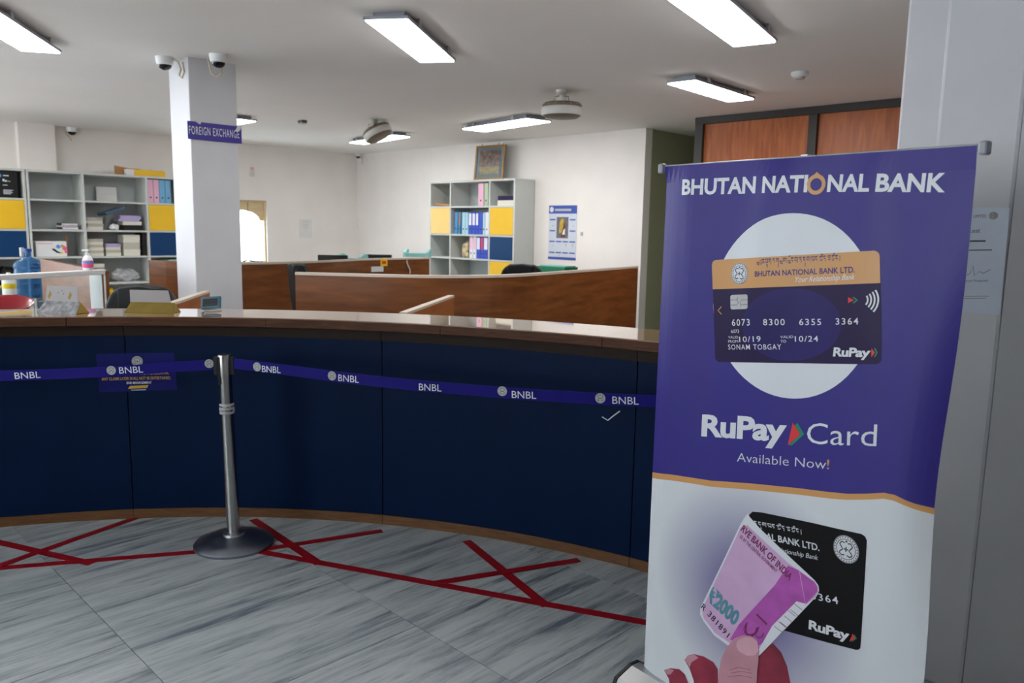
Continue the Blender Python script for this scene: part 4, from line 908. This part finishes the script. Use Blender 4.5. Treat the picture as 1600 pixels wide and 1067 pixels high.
# dark box in the left bookcase
t = emp('black_carton', 'black carton with white print on the shelf above yellow door', 'carton', LS(-5.715, 1.8245, .02), ROTL)
bx(0, .36, 0, .26, 0, .335).o('box', m_black, t, bev=.003)
MB().lathe([(.022, 0), (.022, .001)], 20, M_=Matrix.Translation((.17, -.0005, .27)) @ Matrix.Rotation(math.radians(90), 4, 'X')).o('round_mark', m_lblue, t)
for a, b, z, h in ((.21, .27, .265, .012), (.20, .22, .20, .03), (.225, .245, .195, .022), (.25, .285, .20, .006), (.2, .25, .15, .008), (.2, .31, .09, .007), (.2, .29, .075, .007), (.2, .30, .06, .007), (.2, .28, .045, .007)): bx(a, b, -.001, 0, z, z+h).o('white_print', m_pw, t)
# right bookcase loose things
t = slab_thing('paper_folder', 'pinkish folder lying on the wall bookcase above the peach door', 'folder', m_card, RSH(.07, 1.8695, .05), ROT, .34, .25, .03, tilt=(0, .06, 0)); t.location.z += .022
t = slab_thing('book', 'dark purple book lying on papers above the yellow door', 'book', m_cardd, RSH(1.44, 1.8695+.075, .05), ROT, .31, .25, .06, cover=m_cardd)
slab_thing('paper_block', 'cream papers under the dark purple book', 'paper stack', m_cream, RSH(1.43, 1.8695, .05), ROT, .35, .25, .074)
crumple('flowered_bag', 'gold and white flowered plastic bag among the lower binders', 'bag', M('flower_wrap', (206, 190, 150), .4, var=.55, vscale=16), RSH(.715, 1.1195, .17), ROT, .10, .10, .235, 21)
# framed picture standing on the bookcase
t = emp('framed_picture', 'gold framed picture standing on top of the wall bookcase', 'picture', W(3.50, -.22, 2.2415), ROT)
Mp = Matrix.Rotation(math.radians(-5), 4, 'X') @ Matrix.Rotation(math.radians(.8), 4, 'Y')
fr = MB()
for a in ((-.30, -.265, 0, .49), (.265, .30, 0, .49)): fr.box(a[0], a[1], -.012, .012, a[2], a[3], M_=Mp)
fr.box(-.265, .265, -.012, .012, 0, .035, M_=Mp).box(-.265, .265, -.012, .012, .455, .49, M_=Mp); fr.o('frame', m_gold2, t)
MB().box(-.265, .265, -.002, .006, .035, .455, M_=Mp).o('mount', M('mount_bluegrey', (128, 146, 160), .5), t)
m_pic = M('picture_print', (150, 116, 104), .3, var=.6, vscale=16); MB().box(-.215, .215, -.0035, -.002, .075, .42, M_=Mp).o('print', m_pic, t)
MB().box(-.2, .2, -.0042, -.0035, .08, .19, M_=Mp).o('print', M('picture_ochre', (176, 150, 104), .3, var=.4, vscale=18), t)
MB().box(-.262, .262, -.008, -.006, .038, .452, M_=Mp).o('glass', m_glass, t)
for xx in (-.2, .14, .24): MB().tube([Mp @ Vector((xx, 0, .485)), Mp @ Vector((xx+.01, .0, .505)), Mp @ Vector((xx+.012, .01, .522))], .004, 6).o('hook', m_embd, t)
# calendar on the back wall
t = emp('wall_calendar', 'blue and white calendar poster on the back wall', 'calendar', W(4.745, -.001, 1.15), ROT)
bx(-.25, .25, -.003, 0, 0, .73).o('sheet', M('calendar_paper', (204, 212, 224), .55), t)
m_cb = M('calendar_blue', (58, 84, 170), .5)
bx(-.25, .25, -.0042, -.003, .62, .73).o('header', m_cb, t); bx(-.25, .25, -.0042, -.003, 0, .035).o('footer', m_cb, t)
MB().lathe([(.036, 0), (.036, .001)], 20, M_=Matrix.Translation((-.2, -.0042, .675)) @ Matrix.Rotation(math.radians(90), 4, 'X')).o('header_seal', m_pw, t)
bx(-.14, .15, -.005, -.0042, .655, .685).o('header_title', m_emb, t)
bx(-.105, .105, -.0042, -.003, .29, .575).o('picture', M('cal_pic', (112, 108, 116), .5, var=.3, vscale=20), t)
MB().prism([(-.06, .36), (-.02, .36), (.02, .45), (.03, .54), (-.01, .56), (-.05, .50)], -.005, -.0042, lambda a, b, h: (a, h, b)).o('picture_figure', M('cal_yellow', (196, 170, 60), .5, var=.4, vscale=30), t)
MB().prism([(-.03, .30), (.05, .30), (.06, .44), (.03, .52), (.01, .42)], -.0056, -.005, lambda a, b, h: (a, h, b)).o('picture_figure', M('cal_brown', (120, 60, 50), .5, var=.4, vscale=30), t)
MB().prism([(.0, .34), (.05, .34), (.05, .42), (.02, .40)], -.006, -.0056, lambda a, b, h: (a, h, b)).o('picture_figure', m_pw, t)
for x in (-.18, .18):
    for z in (.53, .38): bx(x-.05, x+.05, -.004, -.003, z, z+.018).o('month_title', m_cb, t)
for x in (-.18, -.06, .06, .18):
    for z in (.235, .085): bx(x-.05, x+.05, -.004, -.003, z, z+.018).o('month_title', m_cb, t)
for k in range(10): xx, zz = random.choice((-.18, -.06, .06, .18)), random.choice((.05, .18, .2, .45)); bx(xx, xx+.02, -.004, -.003, zz, zz+.012).o('date_mark', m_orange, t)
tag(bx(0, .035, -.012, 0, 0, .05).o('wall_switch', m_emb, loc=W(5.07, 0, 1.48), rz=ROT), 'small grey wall fitting beside the calendar', 'switch')
# things on the left wall
t = emp('wall_paper_sheet', 'white printed sheet on the cream wall beside the window', 'notice', W(-.099, -1.05, 1.34), ROTL)
bx(-.12, .12, -.003, 0, 0, .31).o('sheet', m_paper, t)
for z in (.27, .22, .19, .16): bx(-.05, .05, -.0036, -.003, z, z+.006).o('text_line', m_emb, t)
t = emp('wall_sticker', 'faded red and white sticker high on the cream wall', 'sticker', W(-.099, -1.985, 2.30), ROTL)
bx(-.04, .04, -.002, 0, 0, .09).o('paper', M('faded_paper', (214, 206, 208), .6), t); bx(-.03, .03, -.003, -.002, .10, .15).o('red_mark', M('faded_red', (222, 176, 170), .6), t)

# ================================================================ CEILING THINGS
def dome_cam(pos, label, wire=None, sc=1.0):
    t = emp('dome_camera', label, 'security camera', pos, 0, 'dome security cameras')
    MB().lathe([(.066*sc, 0), (.066*sc, -.012*sc), (.060*sc, -.05*sc), (.052*sc, -.06*sc)], 28).o('housing', m_white, t, smooth=True)
    MB().lathe([(.050*sc*math.cos(a), -.058*sc-.040*sc*math.sin(a)) for a in [k*math.pi/2/7 for k in range(8)]], 24).o('dome', m_lens, t, smooth=True)
    if wire: MB().tube(wire, .007*sc, 6).o('cable', m_cable, t, smooth=True)
pl_ = onz(257, 89, ZC); pr_ = onz(341, 85, ZC)
dome_cam(pl_, 'dome camera on the ceiling beside the bright pillar face', [(.06, 0, -.01), (.10, .0, -.03), (.13, -.02, -.09), (.12, -.03, -.14), (.14, -.03, -.16), (.155, -.02, -.11), (.14, -.01, -.04)])
dome_cam(pr_, 'dome camera on the ceiling before the grey pillar face', [(.02, .03, -.06), (.0, .05, -.13), (-.04, .07, -.15), (-.08, .06, -.13), (-.1, .06, -.02)])
dome_cam(W(-.02, -4.60, ZC-.005), 'dome camera at the top of the wall above the long bookcase', [(-.05, -.02, -.03), (-.06, -.04, -.08), (-.02, -.04, -.13), (.01, -.03, -.18)], 1.05)
dome_cam(W(.08, -.10, ZC), 'dome camera in the far ceiling corner', [(.04, .02, -.03), (.06, .03, -.1), (.06, .03, -.18)], .85)
def fan(top, ctr, tilt, label, r=.185):
    t = emp('ceiling_fan', label, 'fan', top, 0, 'drum shaped ceiling fans'); c = Vector(ctr)-Vector(top)
    MB().lathe([(.055, 0), (.055, -.015), (.035, -.04), (.02, -.045)], 20).o('canopy', m_fanw, t, smooth=True)
    MB().lathe([(.022, -.03), (.022, -.07), (.045, -.075), (.045, -.115), (.02, -.12)], 18).o('swivel', m_fanw, t, smooth=True)
    yk = MB()
    for s in (-1, 1): yk.tube([(s*.02, 0, -.05), (s*.06, 0, -.055), (s*.065, 0, -.09), (s*.05, 0, c.z+.06)], .007, 6)
    yk.o('yoke', m_cable, t, smooth=True)
    Mt = Matrix.Translation(c) @ tilt
    MB().lathe([(.05, .075), (r*.86, .066), (r*.97, .05), (r*.98, .02)], 40, M_=Mt).o('rear_grille', m_fanb, t, smooth=True)
    MB().lathe([(r*.98, .026), (r, .02), (r, -.03), (r*.96, -.045)], 40, M_=Mt).o('ring', m_fanw, t, smooth=True)
    MB().lathe([(r*.93, -.044), (r*.80, -.062), (r*.3, -.07), (0.001, -.07)], 40, M_=Mt).o('front_grille', m_fanb, t, smooth=True)
    for k in range(16):
        a = 2*math.pi*k/16; MB().tube([Mt @ Vector((r*.99*math.cos(a), r*.99*math.sin(a), .046)), Mt @ Vector((r*.6*math.cos(a), r*.6*math.sin(a), .074))], .0035, 4).o('grille_wire', m_fanw, t)
fan(onz(878, 141, ZC), at(878, 173, 7.39), Matrix.Identity(4), 'drum fan hanging level below the ceiling')
fan(onz(584, 187, ZC), at(590, 208, 9.57), Matrix.Rotation(math.radians(-28), 4, Vector((.2, 1, 0))), 'drum fan tilted on its bracket in front of a light', .175)
t = emp('smoke_detector', 'round white smoke detector on ceiling', 'smoke detector', onz(1250, 113, ZC), 0)
MB().lathe([(.065, 0), (.066, -.02), (.05, -.035)], 24).o('base', m_white, t, smooth=True); MB().lathe([(.042, -.034), (.036, -.05), (.0, -.052)], 20).o('sensor', m_emb, t, smooth=True)
t = emp('ceiling_box', 'small grey electrical box on the ceiling by the pillar', 'electrical box', onz(472.5, 188, ZC), ROT)
bx(-.05, .05, -.035, .035, -.03, 0).o('box', m_embd, t, bev=.004); bx(-.045, .045, -.03, .03, -.042, -.03).o('lid', m_emb, t, bev=.004)

# ================================================================ OFFICE BEHIND THE COUNTER
def desk(label, a, b, c, d, z):
    t = emp('office_desk', label, 'desk', W((a+b)/2, (c+d)/2, 0), ROT, 'office desks'); x, y = (b-a)/2, (d-c)/2
    bx(-x, x, -y, y, z-.03, z).o('desktop', m_part2, t, bev=.003)
    for sx in (-1, 1): bx(sx*x-.02*(sx+1), sx*x+.02*(1-sx), -y+.03, y-.03, 0, z-.03).o('side_panel', m_part2, t)
    bx(-x+.04, x-.04, -.01, .01, .25, z-.03).o('modesty_panel', m_part2, t)
desk('wooden desk behind the rear partition holding printers', 3.45, 4.3, -4.3, -1.5, .78)
desk('wooden desk by the back wall under the calendar', 4.6, 6.0, -1.3, -.5, .78)
desk('wooden desk by the bookcase holding the water jug', 1.2, 3.4, -7.6, -6.75, .76)
def printer(p, rz, label, mat, h):
    t = emp('desk_printer', label, 'printer', p, rz, 'teal desk printers')
    bx(-.15, .15, -.12, .12, 0, h-.10).o('body', m_white, t, bev=.01)
    bx(-.14, .14, -.1, .1, h-.10, h-.05).o('paper_tray', mat, t, bev=.006)
    for s in (-1, 1): MB().prism([(-.11, h-.10), (.11, h-.10), (.09, h-.015), (.02, h), (-.09, h-.04)], s*.145-.018, s*.145+.018, lambda a, b, h: (h, a, b)).o('side_guide', mat, t, bev=.004)
def ondesk(x, Y, z):
    p = at(x, 400, Y); return (p.x, p.y, z+.0005)
printer(ondesk(652, 10.1, .78), ROT+.7, 'teal desk printer peeking over the partition next to the grey bookcase', m_tealp, at(652, 389, 10.1).z-.78)
printer(ondesk(550, 9.3, .78), ROT+.5, 'teal desk printer peeking over the partition below the corner camera', m_tealp, at(550, 396, 9.3).z-.78)
def monitor(p, rz, label, h):
    t = emp('computer_monitor', label, 'monitor', p, rz, 'dark monitors'); bx(-.11, .11, -.08, .08, 0, .012).o('foot', m_black, t); bx(-.02, .02, .021, .04, .012, h-.15).o('stem', m_black, t)
    bx(-.17, .17, -.02, .02, h-.27, h).o('case', m_black, t, bev=.006); bx(-.155, .155, .02, .022, h-.255, h-.015).o('screen', m_screen, t)
monitor(ondesk(520, 9.0, .78), .0, 'dark monitor back peeking over the partition below the wall sheet', at(520, 398.5, 9.0).z-.78)
monitor(ondesk(590, 9.55, .78), .0, 'dark monitor back peeking over the partition above the tiny poster', at(590, 397.5, 9.55).z-.78)
t = emp('green_box', 'green storage box on the desk under the calendar', 'box', ondesk(872, 9.6, .78), ROT)
bx(-.26, .22, -.12, .12, 0, .33).o('box', m_green, t, bev=.006); bx(-.2, .2, -.1, .1, .33, .345).o('lid', m_tealp, t, bev=.004); bx(-.24, -.19, -.122, -.12, .26, .30).o('red_label', m_pred, t)
def chair(p, rz, label, wd=.5, top=1.12, hgt=.6):
    t = emp('office_chair', label, 'chair', (p[0], p[1], 0), rz, 'black office chairs')
    out = [(-wd*.46, top-hgt), (wd*.46, top-hgt), (wd*.50, top-hgt*.5), (wd*.47, top-.13), (wd*.40, top-.05), (wd*.26, top-.005), (0, top), (-wd*.26, top-.005), (-wd*.40, top-.05), (-wd*.47, top-.13), (-wd*.50, top-hgt*.5)]
    MB().prism(out, -.05, .05, lambda a, b, h: (a, .22+h+(b-top)*.12, b)).o('backrest', m_leather, t, bev=.035, seg=4)
    MB().prism([(-wd*.28, top-.16), (wd*.28, top-.16), (wd*.29, top-.015), (0, top+.003), (-wd*.29, top-.015)], -.062, .062, lambda a, b, h: (a, .22+h+(b-top)*.12, b)).o('head_cushion', m_leather, t, bev=.02, seg=3)
    bx(-wd*.48, wd*.48, -.28, .22, .42, .53).o('seat', m_leather, t, bev=.035, seg=3)
    for s in (-1, 1): MB().tube([(s*wd*.52, .14, .48), (s*wd*.56, .12, .66), (s*wd*.56, -.12, .67), (s*wd*.52, -.14, .48)], .02).o('armrest', m_black, t, smooth=True)
    MB().lathe([(.03, .08), (.03, .42)], 14).o('gas_lift', m_alu, t, smooth=True)
    for k in range(5):
        a = 2*math.pi*k/5; l = MB().tube([(0, 0, .10), (.28*math.cos(a), .28*math.sin(a), .07)], .02).o('base_spoke', m_black, t)
        MB().lathe([(.001, -.012), (.028, -.012), (.028, .012), (.001, .012)], 12, M_=Matrix.Translation((.28*math.cos(a), .28*math.sin(a), .029)) @ Matrix.Rotation(a, 4, 'Z') @ Matrix.Rotation(math.pi/2, 4, 'X')).o('caster', m_black, l)
chair((-2.475, 5.03), 0, 'large black leather chair behind the brass nameplate holder', .50, 1.135)
q = at(468, 412, 6.75); chair((q.x+.17, q.y+.1), math.pi/2+.5, 'black office chair in front of the rear partition', .44, 1.225)
q = at(812, 412, 8.6); chair((q.x+.1, q.y), math.pi-.35, 'black leather chair back peeking over the curved partition', .52, 1.185)
# ---- left cubicle: glazed screen with white rail, wooden side panel
ra, rb = onz(160, 421, 1.2), onz(0, 429, 1.2); ra = Vector((ra.x, ra.y, 0)); rb = Vector((rb.x, rb.y, 0)); dv = (ra-rb).normalized(); re = rb-dv*.75; LR = (ra-re).length
t = emp('glazed_screen', 'low glass screen with white top rail and end panel', 'partition', re, math.atan2(dv.y, dv.x))
bx(0, LR, -.035, .035, 1.165, 1.2).o('top_rail', m_white, t, bev=.004); bx(0, LR, -.003, .003, .75, 1.165).o('glass', m_glass, t); bx(0, LR, -.02, .02, 0, .75).o('lower_panel', m_part2, t)
bx(LR-.02, LR+.02, -.035, .11, 0, 1.165).o('end_panel', m_white, t, bev=.003)
pa, pb = onz(143, 426.5, 1.19), onz(58, 405, 1.19); pa = Vector((pa.x, pa.y, 0)); pb = Vector((pb.x, pb.y, 0))
ks = pa+(pb-pa)*.0
partition('office_partition', [ra+Vector((.03, -.02, 0)), pb+(ra-pa)*.55], 1.19, 'light brown side panel behind the glazed screen', m_part, m_part)
# soap bottle on the rail
q = onz(135.5, 422, 1.2); q = re+dv*((Vector((q.x, q.y, 0))-re).dot(dv))
t = emp('soap_bottle', 'white pump bottle with pink label standing on the white rail', 'bottle', (q.x, q.y, 1.2005), .3)
MB().lathe([(.026, 0), (.034, .008), (.037, .04), (.034, .075), (.022, .10), (.012, .108), (.012, .115)], 24).o('bottle', m_white, t, smooth=True)
MB().lathe([(.0355, .018), (.0378, .04), (.0352, .07)], 24, cap=False).o('label', m_pinkl, t, smooth=True); MB().lathe([(.0372, .05), (.0365, .064)], 24, cap=False).o('label_mark', m_lblue, t)
MB().lathe([(.014, .112), (.014, .122), (.005, .124), (.005, .14)], 14).o('pump', m_white, t); MB().tube([(.008, 0, .14), (-.02, 0, .143), (-.034, 0, .138)], .006).o('spout', m_white, t)
# water jug and bottle on the desk
dj = at(46, 430, 8.1)
t = emp('water_jug', 'large blue water cooler jug on the desk behind the screen', 'water jug', (dj.x, dj.y, .7605), 0)
R_ = .137
MB().lathe([(R_*.9, 0), (R_, .02), (R_, .08), (R_*.95, .09), (R_*.95, .10), (R_, .11), (R_, .17), (R_*.95, .18), (R_*.95, .19), (R_, .20), (R_, .28), (R_*.95, .29), (R_*.95, .30), (R_, .31), (R_*.98, .345), (R_*.7, .385), (R_*.28, .41), (.03, .425), (.03, .47), (.036, .472), (.036, .495)], 32).o('body', m_jug, t, smooth=True)
MB().lathe([(.037, .47), (.037, .50), (.0, .502)], 20).o('cap', M('jug_cap', (40, 70, 150), .4), t)
bx(-.075, -.055, -.02, .02, .42, .51).o('tag', m_white, t)
q = at(14, 440, 7.75)
t = emp('spray_bottle', 'white bottle with yellow label beside the blue jug', 'bottle', (q.x, q.y, .80), 0)
MB().lathe([(.06, .0), (.062, .01), (.062, .15), (.045, .19), (.02, .21), (.018, .235)], 24).o('bottle', m_white, t, smooth=True); MB().lathe([(.0625, .13), (.0625, .08)], 24, cap=False).o('label', m_yello, t); MB().lathe([(.064, 0), (.064, .02)], 24).o('foot_ring', m_black, t)
t = emp('paper_tray', 'white tray under the bottle with the yellow label', 'tray', (q.x, q.y, .7605), 0)
bx(-.12, .08, -.1, .1, 0, .039).o('tray', m_white, t, bev=.008); bx(-.11, .07, -.09, .09, .012, .034).o('papers', m_paper, t)
# pedestal with red basin and slate file box behind the counter
q = at(28, 466, 4.5); PH = q.z-.145
t = emp('storage_pedestal', 'pale pedestal unit behind the counter under the red basin', 'cabinet', (q.x-.02, q.y, 0), .2)
bx(-.32, .28, -.16, .12, 0, PH).o('body', m_shelf, t, bev=.003); bx(-.3, .26, -.164, -.16, .05, PH-.03).o('door', m_shelf, t)
t = emp('plastic_basin', 'glossy dark red basin behind the worn nameplate holder', 'basin', (q.x-.09, q.y-.03, PH+.0005), .2)
MB().lathe([(.09, 0), (.10, .004), (.165, .075), (.178, .085), (.178, .09), (.160, .083), (.098, .010), (.0, .008)], 40, M_=Matrix.Translation((0, 0, .024)) @ Matrix.Rotation(math.radians(13), 4, 'X')).o('bowl', m_redpl, t, smooth=True)
t = emp('file_box', 'slate blue file box beside the red basin', 'box', (q.x+.19, q.y+.04, PH+.0005), .1)
bx(-.06, .06, -.08, .06, 0, .13).o('box', m_slate, t, bev=.004); bx(-.062, .062, -.082, .062, .10, .132).o('lid', m_slate, t, bev=.003)
# cable on the window sill
q = W(-.06, -2.0, .935); tag(MB().tube([W(-.10, -2.2, .95), W(-.10, -2.1, .99), W(-.10, -2.02, .96), W(-.10, -1.95, .955), W(-.10, -1.85, .95)], .012).o('black_cable', m_black), 'black cable lying along the window sill', 'cable')
